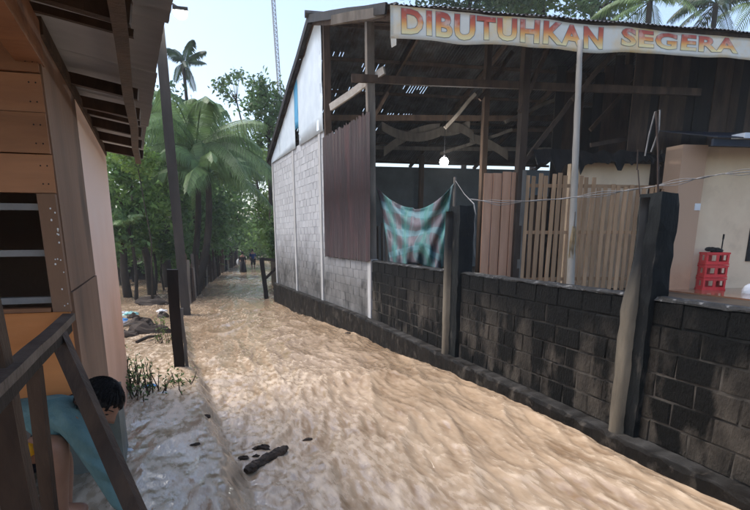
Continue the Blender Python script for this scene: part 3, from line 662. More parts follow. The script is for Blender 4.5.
sm = co.modifiers.new('solid', 'SOLIDIFY'); sm.thickness = .004
tag(co, 'teal and pink checked cloth sagging over the wall beside the pillar', 'cloth')
a = MB(); tp = atX(455, 180, 3.86); a.tube([(tp[0], tp[1], 2.4), tuple(tp), tuple(tp+[0, 0, .04])], .02, 6)
tag(a.build('cloth_stick', 'grey_wood'), 'thin stick above the mossy pillar holding the cloth corner', 'stick')
a = MB(); e_ = atX(474, 204, 3.9); a.tube([tuple(tp), tuple((tp+e_)/2-[0, 0, .03]), tuple(e_)]+[tuple(atX(475+random.uniform(-1, 1), 208+k*7, 3.9)) for k in range(8)], [.005, .005, .009]+[.011 if k % 3 == 0 else .005 for k in range(8)], 6)
tag(a.build('tie_rope', 'wire'), 'pale knotted rope dangling from the stick beside the cloth', 'rope')
# twisted service wire across the yard
wpnts = [atD(468, 199, 8.9), atD(500, 203, 8.8), atD(560, 199, 8.6), atD(610, 193, 8.4), atD(650, 187, 8.1), atD(690, 180, 7.8), atD(722, 174, 7.6), atD(760, 171, 7.4), atD(820, 166, 7.2)]
a = MB(); a.tube(wpnts, .007, 6)
for ph in (0, math.pi):
    sp_ = []
    for i in range(120):
        t = i/119*(len(wpnts)-1); k = min(int(t), len(wpnts)-2); p = wpnts[k]+(wpnts[k+1]-wpnts[k])*(t-k)
        sp_.append(p+np.array([0, math.cos(t*5+ph)*.012, math.sin(t*5+ph)*.015-.02*math.sin(t*1.7+ph)]))
    a.tube(sp_, .0045, 4)
tag(a.build('service_wire', 'wire', None, True), 'twisted grey wire slung across the yard above the block wall', 'wire')

# ================================================================== BEIGE HOUSE behind the yard
hs = thing('beige_house', (11, 10, YG), 'beige plastered house with orange corner column beside the shed', 'house')
HP, HN = (10.37, 9.75, 0), (.16, 1, 0)
def hp(px, z, o=0.): q = atP(px, 237, HP, HN); return (q[0], q[1]+o, z)
def panel(x0, x1, z0, z1, o, t, m, name, parent):
    a = MB(); A, B_ = hp(x0, 0, o), hp(x1, 0, o)
    a.add([(A[0], A[1], z0), (B_[0], B_[1], z0), (B_[0], B_[1], z1), (A[0], A[1], z1), (A[0], A[1]+t, z0), (B_[0], B_[1]+t, z0), (B_[0], B_[1]+t, z1), (A[0], A[1]+t, z1)],
          [(0, 1, 2, 3), (5, 4, 7, 6), (3, 2, 6, 7), (4, 0, 3, 7), (1, 5, 6, 2), (0, 4, 5, 1)])
    return a.build(name, m, parent)
panel(592, 674, YG, 3.72, .9, .12, 'house_wall', 'side_wall', hs)
panel(672, 696, YG, 4.0, -.0, .45, 'house_col', 'corner_column', hs)
panel(695, 850, YG, 4.0, .2, .14, 'house_wall', 'front_wall', hs)
panel(672, 860, YG-.02, YG+.03, -2.6, 2.9, 'wet_floor', 'porch_floor', hs)
panel(676, 860, 3.89, 4.02, -.62, .05, 'navy', 'fascia', hs)
a = MB(); A, B_ = hp(676, 0, -.7), hp(860, 0, -.7)
a.add([(A[0], A[1], 4.03), (B_[0], B_[1], 4.03), (B_[0], B_[1]+1.6, 4.4), (A[0], A[1]+1.6, 4.4), (A[0], A[1], 4.05), (B_[0], B_[1], 4.05), (B_[0], B_[1]+1.6, 4.42), (A[0], A[1]+1.6, 4.42)], [(3, 2, 1, 0), (4, 5, 6, 7), (0, 1, 5, 4), (3, 7, 6, 2), (0, 4, 7, 3), (1, 2, 6, 5)])
a.build('canopy', 'navy', hs)
panel(700, 716, 4.03, 4.13, -.72, .3, 'tin_white', 'loose_tin_flashing', hs); panel(718, 860, 4.04, 4.16, -.74, .1, 'tin_white', 'tin_flashing', hs)
panel(690.5, 696.0, 2.70, 2.84, -.012, .02, 'white', 'meter_box', hs)
panel(757, 763, 1.62, 2.35, .17, .05, 'blk', 'window_frame', hs)
panel(762, 800, 1.68, 2.3, .185, .04, 'dark_in', 'window_pane', hs)
# ragged dark awning between the shed tie beam and the side wall
a = MB(); rows = [[], []]
for i in range(40):
    px = 548+i*3.4; z1 = 3.95+(.12*noise2(np.array([i*.3]), np.array([.5]))[0]); z0 = 3.74-.0008*(680-px)+.16*noise2(np.array([i*.9]), np.array([4.5]))[0]-(.22 if i in (6, 7, 13, 24, 25) else 0)
    q = hp(px, z0, .55); rows[0].append(q); q = hp(px, z1, .75); rows[1].append(q)
thick(rows, .02, (0, 1, 0)).build('ragged_awning', 'black_wood', hs)
# stacked crates
cb = np.array(atZ(709.5, 289.5, YG+.03)); 
def turn(p_):
    a_ = math.radians(-24); x_, y_ = p_[0]-cb[0], p_[1]-cb[1]; return (cb[0]+x_*math.cos(a_)-y_*math.sin(a_), cb[1]+x_*math.sin(a_)+y_*math.cos(a_), p_[2])
def crate(z, label, m='red'):
    t = thing('bottle_crate', (cb[0], cb[1], z), label, 'crate', 'red crates stacked on the porch'); W_, D_, H_ = .46, .36, .27
    for (x0, x1, y0, y1) in ((-W_/2, W_/2, -D_/2, -D_/2+.02), (-W_/2, W_/2, D_/2-.02, D_/2), (-W_/2, -W_/2+.02, -D_/2+.02, D_/2-.02), (W_/2-.02, W_/2, -D_/2+.02, D_/2-.02)):
        q = MB(); c = np.array([cb[0], cb[1], z])
        hole = x1-x0 > .1
        if not hole:
            hw = .07
            for (a0, a1, b0, b1) in ((y0, y1, 0, .09), (y0, y1, .2, H_-.01), (y0, -hw, .09, .2), (hw, y1, .09, .2)): q.box(tuple(c+[x0, a0, b0]), tuple(c+[x1, a1, b1]))
        if hole:
            hw = .085
            for (a0, a1, b0, b1) in ((x0, x1, 0, .07), (x0, x1, .2, H_-.01), (x0, -.19, .07, .2), (.19, x1, .07, .2), (-.03, .03, .07, .2)):
                q.box(tuple(c+[a0, y0, b0]), tuple(c+[a1, y1, b1]))
            q.box(tuple(c+[x0-.012, y0-.012, H_-.045]), tuple(c+[x1+.012, y1-.001 if y0 < 0 else y1+.012, H_-.012])); q.box(tuple(c+[x0-.01, y0-.01, .0]), tuple(c+[x1+.01, y1-.002 if y0 < 0 else y1+.01, .03]))
        q.v = [turn(p_) for p_ in q.v]; q.build('side_panel', m, t)
    q = MB(); q.box(tuple(c+[-W_/2+.02, -D_/2+.02, .01]), tuple(c+[W_/2-.02, D_/2-.02, .02])); q.v = [turn(p_) for p_ in q.v]; q.build('base', m, t)
    return c
crate(YG+.03, 'red plastic crate at the bottom of the porch stack'); crate(YG+.30, 'red plastic crate in the middle of the porch stack')
c = crate(YG+.57, 'red plastic crate topping the porch stack under a black bundle')
a = MB()
for k in range(7):
    p = np.array([cb[0]+random.uniform(-.13, .1), cb[1]+random.uniform(-.1, .1), YG+.86+random.uniform(0, .05)]); rr = random.uniform(.05, .09)
    rows = [[tuple(p+[rr*1.3*math.sin(math.pi*i/5)*math.cos(j*math.pi/4), rr*math.sin(math.pi*i/5)*math.sin(j*math.pi/4), rr*.7*math.cos(math.pi*i/5)]) for j in range(9)] for i in range(6)]; a.grid(rows)
tag(a.build('black_bundle', 'blk', None, True), 'crumpled black bundle lying on the red crates', 'bundle')
a = MB(); p = np.array([cb[0]+.17, cb[1], YG+.55]); a.tube([p, p+[.01, 0, .62]], .014, 6); a.tube([p+[.01, 0, .55], p+[.012, 0, .66]], .02, 6)
tag(a.build('umbrella_stick', 'blk'), 'thin dark stick standing upright out of the red crates', 'stick')
a = MB(); c = np.array(atZ(752, 293, YG+.03)); rows = []
for i in range(9):
    t = i/8; z = .2*t; rr = .19*math.sqrt(max(0, 1-(t*.97)**2.4))
    rows.append([tuple(c+[1.2*rr*math.cos(k*math.pi/8)*(1+.12*math.sin(k*3+i)), .8*rr*math.sin(k*math.pi/8), z]) for k in range(17)])
a.grid(rows); tag(a.build('white_sack', 'white', None, True), 'crumpled white sack slumped on the porch floor by the wall', 'sack')

# ================================================================== LEFT WOODEN HOUSE with porch
FZ = .8                                                         # porch floor level
def XL(Y): return -.53-.062*(Y-2.78)
lh = thing('wooden_house', (-2, 3.5, 0), 'brown wooden house with porch railing and grey tin eave beside the lane', 'house')
def lbox(y0, y1, o0, o1, z0, z1, m, name, par=lh, lean=0., jit=0.):
    a = MB(); vs = []
    for z in (z0, z1):
        for Y_, o in ((y0, o0), (y0, o1), (y1, o1), (y1, o0)): vs.append((XL(Y_)+o-lean*(1-(z-z0)/(z1-z0)), Y_, z))
    if jit: vs = [tuple(c+random.uniform(-jit, jit) for c in p) for p in vs]
    a.add(vs, [(3, 2, 1, 0), (4, 5, 6, 7), (0, 1, 5, 4), (1, 2, 6, 5), (2, 3, 7, 6), (3, 0, 4, 7)]); return a.build(name, m, par)
lbox(2.93, 4.22, -.06, 0, 1.14, 1.90, 'ply', 'plywood_sheet', lean=.0); lbox(2.93, 4.22, -.065, -.006, 1.905, 3.03, 'ply', 'plywood_sheet')
lbox(4.23, 6.95, -.16, -.004, -.1, 3.02, 'peach', 'plaster_wall', lean=.02)
lbox(4.05, 4.62, -.34, .05, -.3, 1.06, 'plinth', 'plinth')
lbox(6.80, 6.95, -3.4, -.17, .1, 3.4, 'peach', 'rear_wall'); lbox(2.95, 6.95, -3.6, -3.42, -.2, 3.7, 'ply', 'far_side_wall')
lbox(2.96, 6.8, -3.4, -.18, 1.2, 1.3, 'dark_in', 'room_floor')
for y0 in (2.96, 4.9, 6.6):
    for o_ in (-3.3, -1.8, -.9): lbox(y0, y0+.12, o_, o_+.12, -.9, 1.2, 'rail_wood', 'stilt')
# camera-facing wall of horizontal boards with a louvred window
YF = 2.92
def fbox(x0, x1, z0, z1, y0, y1, m, name, par=lh, jit=.002):
    a = MB(); a.box((x0, y0, z0), (x1, y1, z1), jit); return a.build(name, m, par)
bz = [2.335, 2.50, 2.665, 2.82, 2.97, 3.10]
for i in range(len(bz)-1): fbox(-3.9, XL(YF)-.012-.001*i, bz[i]+.002, bz[i+1]-.003, YF-.012*(i % 2)-.005*random.random(), YF+.03, 'porch_wood', 'board')
for i, z in enumerate((3.105, 3.26, 3.42)): fbox(-3.9, XL(YF)-.55-.9*i, z, z+.15, YF-.01*(i % 2), YF+.03, 'porch_wood', 'board')
fbox(-1.75, XL(YF)-.02, 1.3, 1.815, YF-.02, YF+.012, 'orange_board', 'lower_panel')
for i in range(7): fbox(-3.9, -1.76, 1.3+i*.147, 1.3+i*.147+.143, YF-.006*(i % 2), YF+.03, 'porch_wood', 'board')
win = fbox(XL(YF)-.085, XL(YF)-.012, 1.817, 2.333, YF-.03, YF+.02, 'ply', 'window_frame')
fbox(-1.75, -1.68, 1.817, 2.333, YF-.03, YF+.02, 'ply', 'window_frame'); fbox(-1.75, XL(YF)-.09, 1.817, 1.835, YF-.035, YF+.03, 'porch_wood', 'window_sill')
for z in (1.865, 2.075, 2.275):
    a = MB(); a.beam((-1.68, YF+.02, z), (XL(YF)-.087, YF+.02, z+.004), .05, .028, n=2, jit=.001); a.build('louvre', 'louvre', lh)
nl_ = MB()
for z in bz[:-1]:
    for dx in (.03, .055):
        for dz in (.04, .115): x = XL(YF)-dx-random.uniform(0, .006); nl_.add([(x+.0035*math.cos(t), YF-.019, z+dz+.0035*math.sin(t)) for t in np.linspace(0, 2*math.pi, 8)[:-1]], [tuple(range(7))])
stuff(nl_.build('nail_heads', 'blk', lh))
sp = MB()
for k in range(16):
    z = random.uniform(1.83, 2.3); x = XL(YF)-.03+random.uniform(-.018, .012); r_ = random.uniform(.0025, .005)
    sp.add([(x+r_*math.cos(t)*random.uniform(.7, 1.2), YF-.0345, z+r_*1.2*math.sin(t)) for t in np.linspace(0, 2*math.pi, 7)[:-1]], [tuple(range(6))])
stuff(sp.build('paint_spots', 'white', lh))
# wall plate beam, rafters, purlin, roof sheets
lbox(-1.5, 2.98, -.10, .0, 2.86, 3.04, 'porch_wood', 'wall_plate')
lbox(2.99, 6.95, -.10, .01, 2.99, 3.06, 'old_wood', 'wall_plate')
def rz(o): return 3.085-.17*o
for i, (Y_, hh) in enumerate(((-.6, .09), (1.0, .09), (2.62, .09), (2.88, .03), (4.0, .06), (4.62, .07), (4.95, .03), (5.35, .07), (6.05, .07), (6.75, .08))):
    a = MB(); p, q = (XL(Y_)-.6, Y_, rz(-.6)-.035), (XL(Y_)+.37, Y_-.02, rz(.37)-.035); a.beam(p, q, .055 if hh > .05 else .03, hh, n=3, jit=.004); a.build('rafter', 'rail_wood', lh)
a = MB(); a.beam((XL(-1.5)+.33, -1.5, rz(.33)-.075), (XL(6.95)+.31, 6.95, rz(.33)-.075), .055, .06, n=8, jit=.008); a.build('purlin', 'rail_wood', lh)
def lsheet(Y0_, Y1_, k):
    rows = []
    for i in range(41):
        Y_ = Y0_+(Y1_-Y0_)*i/40; am = .0035*math.cos(i*math.pi/2.5)
        rows.append([(XL(Y_)+o, Y_, rz(o)+.035+am+.006*(k % 2)) for o in (-3.7, -1.5, -.3, .2, .52-.032*(Y_-2.4)+.008*math.sin(k*2.1))])
    return thick(rows, .003, (0, 0, 1)).build('roof_sheet', 'galv_left', lh, True)
k = 0; Y_ = -1.6
while Y_ < 6.6: lsheet(Y_, min(Y_+.92, 7.12), k); Y_ += .88; k += 1
# porch floor and railing
for i in range(14): 
    x0 = -3.0+i*.2; y1 = 2.88 if x0 < -.62 else 2.15
    if x0 > -.0: break
    fbox(x0, x0+.194, FZ-.04, FZ+random.uniform(-.004, .004), -1.6, y1, 'porch_wood', 'floor_board')
fbox(-3.0, -.2, FZ-.2, FZ-.05, -1.5, -1.4, 'rail_wood', 'joist'); fbox(-3.0, -.2, FZ-.2, FZ-.05, .6, .7, 'rail_wood', 'joist'); fbox(-3.0, -.2, FZ-.2, FZ-.05, 2.0, 2.1, 'rail_wood', 'joist')
for x0 in (-2.9, -.32):
    for y0 in (-1.4, .65, 2.02): fbox(x0, x0+.1, -.9, FZ-.2, y0, y0+.1, 'rail_wood', 'stilt')
rl = thing('porch_railing', (-.52, 2.2, FZ), 'worn dark wooden porch railing with a slanting brace in front of the crouching person', 'railing')
def rbeam(a_, b_, w_, h_, m, name, up=(0, 0, 1)):
    q = MB(); q.beam(a_, b_, w_, h_, up=up, n=5, jit=.002); return q.build(name, m, rl)
rbeam((-.497, 1.50, 1.78), (-.562, 2.90, 1.79), .05, .03, 'rail_top', 'handrail')
rbeam((-.505, 1.50, 1.74), (-.57, 2.90, 1.75), .03, .05, 'black_wood', 'under_rail')
p = atD(9, 400, 1.55); rbeam((p[0], p[1], FZ), (p[0]-.03, p[1], 2.03), .08, .075, 'rail_wood', 'post', (0, 1, 0))
p0, p1 = atD(33, 366, 2.02), atD(52, 530, 2.02); rbeam(tuple(p0), tuple(p0+(p1-p0)*1.35), .052, .03, 'rail_wood', 'baluster', (.3, 1, 0))
p0, p1 = atD(57, 333, 2.36), atD(141, 522, 1.92); rbeam(tuple(p0), tuple(p0+(p1-p0)*1.25), .066, .04, 'rail_wood', 'slanting_brace', (.3, 1, 0))
p0, p1 = atD(-8, 470, 1.52), atD(22, 430, 1.62); rbeam(tuple(p0), tuple(p1), .03, .05, 'rail_top', 'lower_rail')

# ================================================================== PEOPLE
def skin(nodes, edges, sub=2, root=None):
    """nodes name->(pos, radius); returns (verts, faces) of a Skin + Subdivision surface"""
    ks = list(nodes); me = bpy.data.meshes.new('sk'); me.from_pydata([tuple(nodes[k][0]) for k in ks], [(ks.index(a), ks.index(b)) for a, b in edges], [])
    o = bpy.data.objects.new('sk', me); COL.objects.link(o); o.modifiers.new('s', 'SKIN')
    for k, v in zip(ks, me.skin_vertices[0].data):
        r_ = nodes[k][1]; v.radius = r_ if hasattr(r_, '__len__') else (r_, r_); v.use_root = (k == (root or ks[0]))
    sb_ = o.modifiers.new('b', 'SUBSURF'); sb_.levels = sub; sb_.render_levels = sub
    dg = bpy.context.evaluated_depsgraph_get(); ev = o.evaluated_get(dg); m = ev.to_mesh()
    V = [tuple(v.co) for v in m.vertices]; Fs = [tuple(q.vertices) for q in m.polygons]; ev.to_mesh_clear(); bpy.data.objects.remove(o); return V, Fs
def head_mesh(c, fwd, up, s=1., hair=False):
    c = Vector(c); f = Vector(fwd).normalized(); u = Vector(up); u = (u-f*u.dot(f)).normalized(); r = f.cross(u)
    vs = []; fs = []; NA, NB = 28, 36
    g = lambda x, y, z, a, b, c_, w_: math.exp(-((x-a)**2+(y-b)**2+(z-c_)**2)/w_)
    for i in range(NA+1):
        th = math.pi*i/NA
        for j in range(NB):
            ph = 2*math.pi*j/NB; x, y_, z = math.sin(th)*math.sin(ph), math.sin(th)*math.cos(ph), math.cos(th)
            k = 1.
            X_, Y2, Z_ = x*.076, y_*.094, z*.112
            if z < 0: X_ *= 1+.30*z; Y2 = Y2*(1+.12*z) + (.012*(-z) if y_ > 0 else .03*(-z))
            if not hair:
                Y2 += .026*g(x, y_, z, 0, .98, -.22, .022)+.010*g(x, y_, z, 0, .98, .0, .02)-.011*(g(x, y_, z, .38, .9, .05, .03)+g(x, y_, z, -.38, .9, .05, .03))
                Y2 += .007*g(x, y_, z, 0, .88, -.52, .012)-.005*g(x, y_, z, 0, .85, -.6, .006)+.008*g(x, y_, z, 0, .7, -.8, .03)+.006*g(x, y_, z, 0, .95, .25, .08)
                X_ += .018*(g(x, y_, z, 1, -.1, -.05, .03)-g(x, y_, z, -1, -.1, -.05, .03))
            else:
                n_ = .006*math.sin(j*2.7+i)+.005*math.sin(j*5.1-i*1.3)
                k = 1.09+n_
                front = y_ > .02-.25*z and z < (.42 if abs(x) < .6 else .2)+.10*math.sin(j*2.9); low = z < -.48+.1*math.sin(j*1.3)
                if front or low: k = .86
                X_ *= k; Y2 *= k; Z_ *= k
            vs.append(c+(r*X_+f*Y2+u*Z_)*s)
    for i in range(NA):
        for j in range(NB): fs.append((i*NB+j, i*NB+(j+1) % NB, (i+1)*NB+(j+1) % NB, (i+1)*NB+j))
    return vs, fs
def hand(mb, w_, d, pn, L_=.17):
    """palm + five bent fingers at wrist w_ along d, palm normal pn"""
    w_ = Vector(w_); d = Vector(d).normalized(); pn = Vector(pn); pn = (pn-d*pn.dot(d)).normalized(); sd_ = d.cross(pn)
    V, Fs = skin({'a': (w_, (.022, .026)), 'b': (w_+d*.05, (.034, .017)), 'c': (w_+d*.085, (.036, .015))}, [('a', 'b'), ('b', 'c')]); mb.add(V, Fs)
    for k, (o, l) in enumerate(((-.027, .065), (-.009, .078), (.010, .073), (.027, .055))):
        b0 = w_+d*.082+sd_*o; b1 = b0+d*l*.5+pn*.008; b2 = b1+d*l*.3+pn*.016; b3 = b2+d*l*.2+pn*.018
        V, Fs = skin({'a': (b0-d*.02, .009), 'b': (b0, .009), 'c': (b1, .0085), 'd': (b2, .0078), 'e': (b3, .006)}, [('a', 'b'), ('b', 'c'), ('c', 'd'), ('d', 'e')], 1); mb.add(V, Fs)
    t0 = w_+d*.03-sd_*.025; t1 = t0+d*.03-sd_*.025+pn*.01; t2 = t1+d*.03-sd_*.006+pn*.01
    V, Fs = skin({'a': (t0, .012), 'b': (t1, .0105), 'c': (t2, .007)}, [('a', 'b'), ('b', 'c')], 1); mb.add(V, Fs)

P = lambda x, y, d: Vector(atD(x, y, d+.06))
J = dict(pel=P(-22, 462, 2.42), belly=P(8, 432, 2.40), chest=P(52, 416, 2.37), neck=P(82, 411, 2.33), hb=P(92, 407, 2.32),
         sr=P(72, 420, 2.22), er=P(101, 464, 2.20), wr=P(128, 512, 2.20), slf=P(76, 412, 2.52), el=P(103, 462, 2.58), wl=P(130, 520, 2.5),
         hr=P(-18, 468, 2.30), kr=P(58, 442, 2.17), ar=P(62, 556, 2.20), hl_=P(-18, 466, 2.55), kl=P(64, 452, 2.56), al=P(66, 556, 2.50))
rd = Vector((math.cos(YAW), -math.sin(YAW), 0))                  # picture-right
person = thing('person', (J['ar'][0], J['ar'][1], FZ), 'person in a teal shirt crouching on the porch and reaching down towards the flood', 'person')
nodes = {'pel': (J['pel'], .12), 'belly': (J['belly'], .105), 'chest': (J['chest'], .11), 'neck': (J['neck'], .055), 'hb': (J['hb'], .05),
         'sr': (J['sr'], .05), 'er': (J['er'], .036), 'wr': (J['wr'], .025), 'slf': (J['slf'], .05), 'el': (J['el'], .036), 'wl': (J['wl'], .025),
         'hr': (J['hr'], .085), 'tr': (J['hr'].lerp(J['kr'], .5), .075), 'kr': (J['kr'], .058), 'kr2': (J['kr'].lerp(J['ar'], .12)-rd*.004, .052), 'cr': (J['kr'].lerp(J['ar'], .35)-rd*.012, .05), 'cr2': (J['kr'].lerp(J['ar'], .7)-rd*.004, .036), 'ar': (J['ar'], .032),
         'fr': (Vector((J['ar'][0], J['ar'][1], FZ+.035))+rd*.03, .033), 'tor': (Vector((J['ar'][0], J['ar'][1], FZ+.025))+rd*.15, (.04, .022)),
         'hl': (J['hl_'], .085), 'tl': (J['hl_'].lerp(J['kl'], .5), .075), 'kl': (J['kl'], .058), 'cl': (J['kl'].lerp(J['al'], .35)-rd*.012, .05), 'al': (J['al'], .032),
         'fl': (Vector((J['al'][0], J['al'][1], FZ+.035))+rd*.03, .033), 'tol': (Vector((J['al'][0], J['al'][1], FZ+.025))+rd*.15, (.04, .022))}
ed_ = [('pel', 'belly'), ('belly', 'chest'), ('chest', 'neck'), ('neck', 'hb'), ('chest', 'sr'), ('sr', 'er'), ('er', 'wr'), ('chest', 'slf'), ('slf', 'el'), ('el', 'wl'),
       ('pel', 'hr'), ('hr', 'tr'), ('tr', 'kr'), ('kr', 'kr2'), ('kr2', 'cr'), ('cr', 'cr2'), ('cr2', 'ar'), ('ar', 'fr'), ('fr', 'tor'), ('pel', 'hl'), ('hl', 'tl'), ('tl', 'kl'), ('kl', 'cl'), ('cl', 'al'), ('al', 'fl'), ('fl', 'tol')]
mb = MB(); mb.add(*skin(nodes, ed_, 2, 'pel'))
hc = P(99, 402, 2.31); fwd = rd*.72+Vector((-math.sin(YAW), -math.cos(YAW), 0))*.22+Vector((0, 0, -.66)); up = Vector((0, 0, 1))*.75+rd*.66
mb.add(*head_mesh(hc, fwd, up, .96))
hand(mb, J['wr'], (J['wr']-J['er']), rd*-1); hand(mb, J['wl'], (J['wl']-J['el']), rd*-1)
body = mb.build('body', 'skin', person, True)
fw_ = fwd.normalized(); upv = (up-fw_*up.dot(fw_)).normalized(); rt = fw_.cross(upv)
for s_ in (-1, 1):
    q = MB(); ec = hc+fw_*.075+rt*.029*s_+upv*.004
    q.grid([[tuple(ec+rt*.013*math.sin(t)*math.sin(p_)+fw_*.005*math.sin(t)*math.cos(p_)+upv*.003*math.cos(t)) for p_ in np.linspace(0, 2*math.pi, 9)] for t in np.linspace(0, math.pi, 6)]); q.build('eye', 'hair', person, True)
    q = MB(); q.tube([tuple(hc+fw_*.086+rt*(.014+.03*k)*s_*1.0+upv*(.026+.004*math.sin(k*3))-fw_*.02*k*k) for k in np.linspace(0, 1, 5)], [.001, .0022, .0024, .002, .001], 5); q.build('eyebrow', 'hair', person, True)
q = MB(); q.add(*head_mesh(hc, fwd, up, .99, True))
for k in range(1000):                                            # loose locks over forehead, crown and ears
    th, ph = random.uniform(.02, 1.8), random.uniform(0, 2*math.pi)
    if math.cos(ph) > .2 and th > .88: continue
    o_ = lambda t_, e_: hc+(rt*math.sin(t_)*math.sin(ph)*.076+fw_*math.sin(t_)*math.cos(ph)*.094+upv*math.cos(t_)*.112)*e_
    q.tube([o_(th, 1.08), o_(th+.14, 1.12), o_(th+.30, 1.10)+Vector((0, 0, -.004))], [.0015, .0014, .0004], 3)
q.build('hair', 'hair', person, True)
sh = {'b0': (J['pel'].lerp(J['belly'], .25), .137), 'belly': (J['belly'], .125), 'mid': (J['belly'].lerp(J['chest'], .5)+Vector((0, 0, .006)), .128), 'chest': (J['chest'], .125), 'neck': (J['chest'].lerp(J['neck'], .72), .07),
      'sr': (J['sr'], .066), 'm1': (J['sr'].lerp(J['er'], .5), .062), 'er': (J['er'], .058), 'm2': (J['er'].lerp(J['wr'], .5), .052), 'wr': (J['er'].lerp(J['wr'], .95), .046),
      'sl': (J['slf'], .066), 'el': (J['el'], .05), 'wl': (J['el'].lerp(J['wl'], .93), .036)}
q = MB(); q.add(*skin(sh, [('b0', 'belly'), ('belly', 'mid'), ('mid', 'chest'), ('chest', 'neck'), ('chest', 'sr'), ('sr', 'm1'), ('m1', 'er'), ('er', 'm2'), ('m2', 'wr'), ('chest', 'sl'), ('sl', 'el'), ('el', 'wl')], 3, 'belly'))
vv = np.array(q.v); ax = np.array(J['chest']-J['pel']); ax /= np.linalg.norm(ax)             # cloth folds
tt = vv@ax; nn = noise2(tt*22+vv[:, 2]*16, vv[:, 1]*6+vv[:, 2]*5)*.03+noise2(vv[:, 0]*38, vv[:, 2]*30+vv[:, 1]*22)*.005; cc = np.array(J['chest'])
dirv = vv-(np.array(J['belly'])+np.outer(np.clip((vv-np.array(J['belly']))@ax, -.2, .25), ax)); dirv /= np.linalg.norm(dirv, axis=1)[:, None]+1e-6
q.v = [tuple(p_) for p_ in vv+dirv*nn[:, None]*1.3]; q.build('shirt', 'shirt', person, True)
so_ = {'pel': (J['pel'], .135), 'hr': (J['hr'], .10), 'tr': (J['hr'].lerp(J['kr'], .45), .092), 'kr': (J['hr'].lerp(J['kr'], .80), .082), 'hl': (J['hl_'], .10), 'tl': (J['hl_'].lerp(J['kl'], .45), .092), 'kl': (J['hl_'].lerp(J['kl'], .82), .084)}
q = MB(); q.add(*skin(so_, [('pel', 'hr'), ('hr', 'tr'), ('tr', 'kr'), ('pel', 'hl'), ('hl', 'tl'), ('tl', 'kl')], 2, 'pel')); sho = q.build('shorts', 'shorts', person, True)
q = MB(); pts = [J['hr'].lerp(J['kr'], t)+Vector((-math.sin(YAW), -math.cos(YAW), 0))*.074+Vector((0, 0, .022)) for t in (.42, .55, .7, .79)]; q.tube(pts, [.028, .034, .034, .028], 10); q.build('yellow_stripe', 'yellow', sho, True)

def wader(pos, head_dir, h, top, legs, label, skirt=False, bag=False):
    x, y_, z = pos; f = Vector((math.sin(head_dir), math.cos(head_dir), 0)); r = Vector((f.y, -f.x, 0)); O = Vector((x, y_, z)); Z_ = Vector((0, 0, 1)); k = h/1.65
    t = thing('person', pos, label, 'person', None)
    A = lambda a, b, c_: O+(r*a+f*b+Z_*c_)*k
    nd = {'pel': (A(0, 0, .92), .13), 'wa': (A(0, .01, 1.12), .115), 'ch': (A(0, .02, 1.3), .125), 'ne': (A(0, .03, 1.43), .05), 'he': (A(0, .05, 1.5), .06)}
    eg = [('pel', 'wa'), ('wa', 'ch'), ('ch', 'ne'), ('ne', 'he')]
    for s_, n_ in ((-1, 'l'), (1, 'r')):
        nd.update({'s'+n_: (A(.16*s_, .02, 1.34), .05), 'e'+n_: (A(.22*s_, .0, 1.08), .038), 'w'+n_: (A(.2*s_, .12, .88), .027), 'h'+n_: (A(.2*s_, .15, .8), (.03, .018)),
                   'q'+n_: (A(.09*s_, 0, .86), .085), 'k'+n_: (A(.1*s_, .08*s_, .48), .055), 'a'+n_: (A(.1*s_, -.02+.1*s_, .08), .035), 't'+n_: (A(.1*s_, .1+.1*s_, .03), .03)})
        eg += [('ch', 's'+n_), ('s'+n_, 'e'+n_), ('e'+n_, 'w'+n_), ('w'+n_, 'h'+n_), ('pel', 'q'+n_), ('q'+n_, 'k'+n_), ('k'+n_, 'a'+n_), ('a'+n_, 't'+n_)]
    nd = {a: (p_, (tuple(v*k for v in r_) if hasattr(r_, '__len__') else r_*k)) for a, (p_, r_) in nd.items()}
    m = MB(); m.add(*skin(nd, eg, 1, 'pel')); m.add(*head_mesh(A(0, .06, 1.56), f, Z_, k)); m.build('body', 'skin', t, True)
    m = MB(); m.add(*head_mesh(A(0, .06, 1.56), f, Z_, k, True)); m.build('hair', 'hair', t, True)
    g_ = lambda n_, s_: (nd[n_][0], nd[n_][1]*s_)
    m = MB(); m.add(*skin({a: g_(a, 1.25) for a in ('pel', 'wa', 'ch', 'sl', 'el', 'sr', 'er')}, [('pel', 'wa'), ('wa', 'ch'), ('ch', 'sl'), ('sl', 'el'), ('ch', 'sr'), ('sr', 'er')], 1, 'wa')); m.build('shirt', top, t, True)
    m = MB()
    if skirt: m.tube([A(0, 0, 1.0), A(0, 0, .8), A(0, .02, .5), A(0, .03, .28)], [.15*k, .19*k, .22*k, .24*k], 14)
    else: m.add(*skin({a: g_(a, 1.25) for a in ('pel', 'ql', 'kl', 'qr', 'kr')}, [('pel', 'ql'), ('ql', 'kl'), ('pel', 'qr'), ('qr', 'kr')], 1, 'pel'))
    m.build('skirt' if skirt else 'shorts', legs, t, True)
    if bag:
        bgp = A(-.3, .1, .95); m = MB(); m.grid([[tuple(bgp+Vector((.14*math.sin(q_)*math.cos(w2), .1*math.sin(q_)*math.sin(w2), .24*math.cos(q_)))) for w2 in np.linspace(0, 2*math.pi, 11)] for q_ in np.linspace(0, math.pi, 8)])
        tag(m.build('carry_bag', 'white', None, True), 'white bag carried by the person in the dark skirt wading up the lane', 'bag')
w0 = atZ(243.5, 275.5, -.55); wader((w0[0], w0[1], -.6), math.radians(10), 1.72, 'dk_cloth', 'dk_cloth', 'person in a dark top and skirt wading in the lane with a white bag', True, True)
w0 = atZ(253.5, 270, -.45); wader((w0[0], w0[1], -.6), math.radians(5), 1.8, 'bl_cloth', 'dk_cloth', 'person in a blue top wading ahead in the flooded lane')

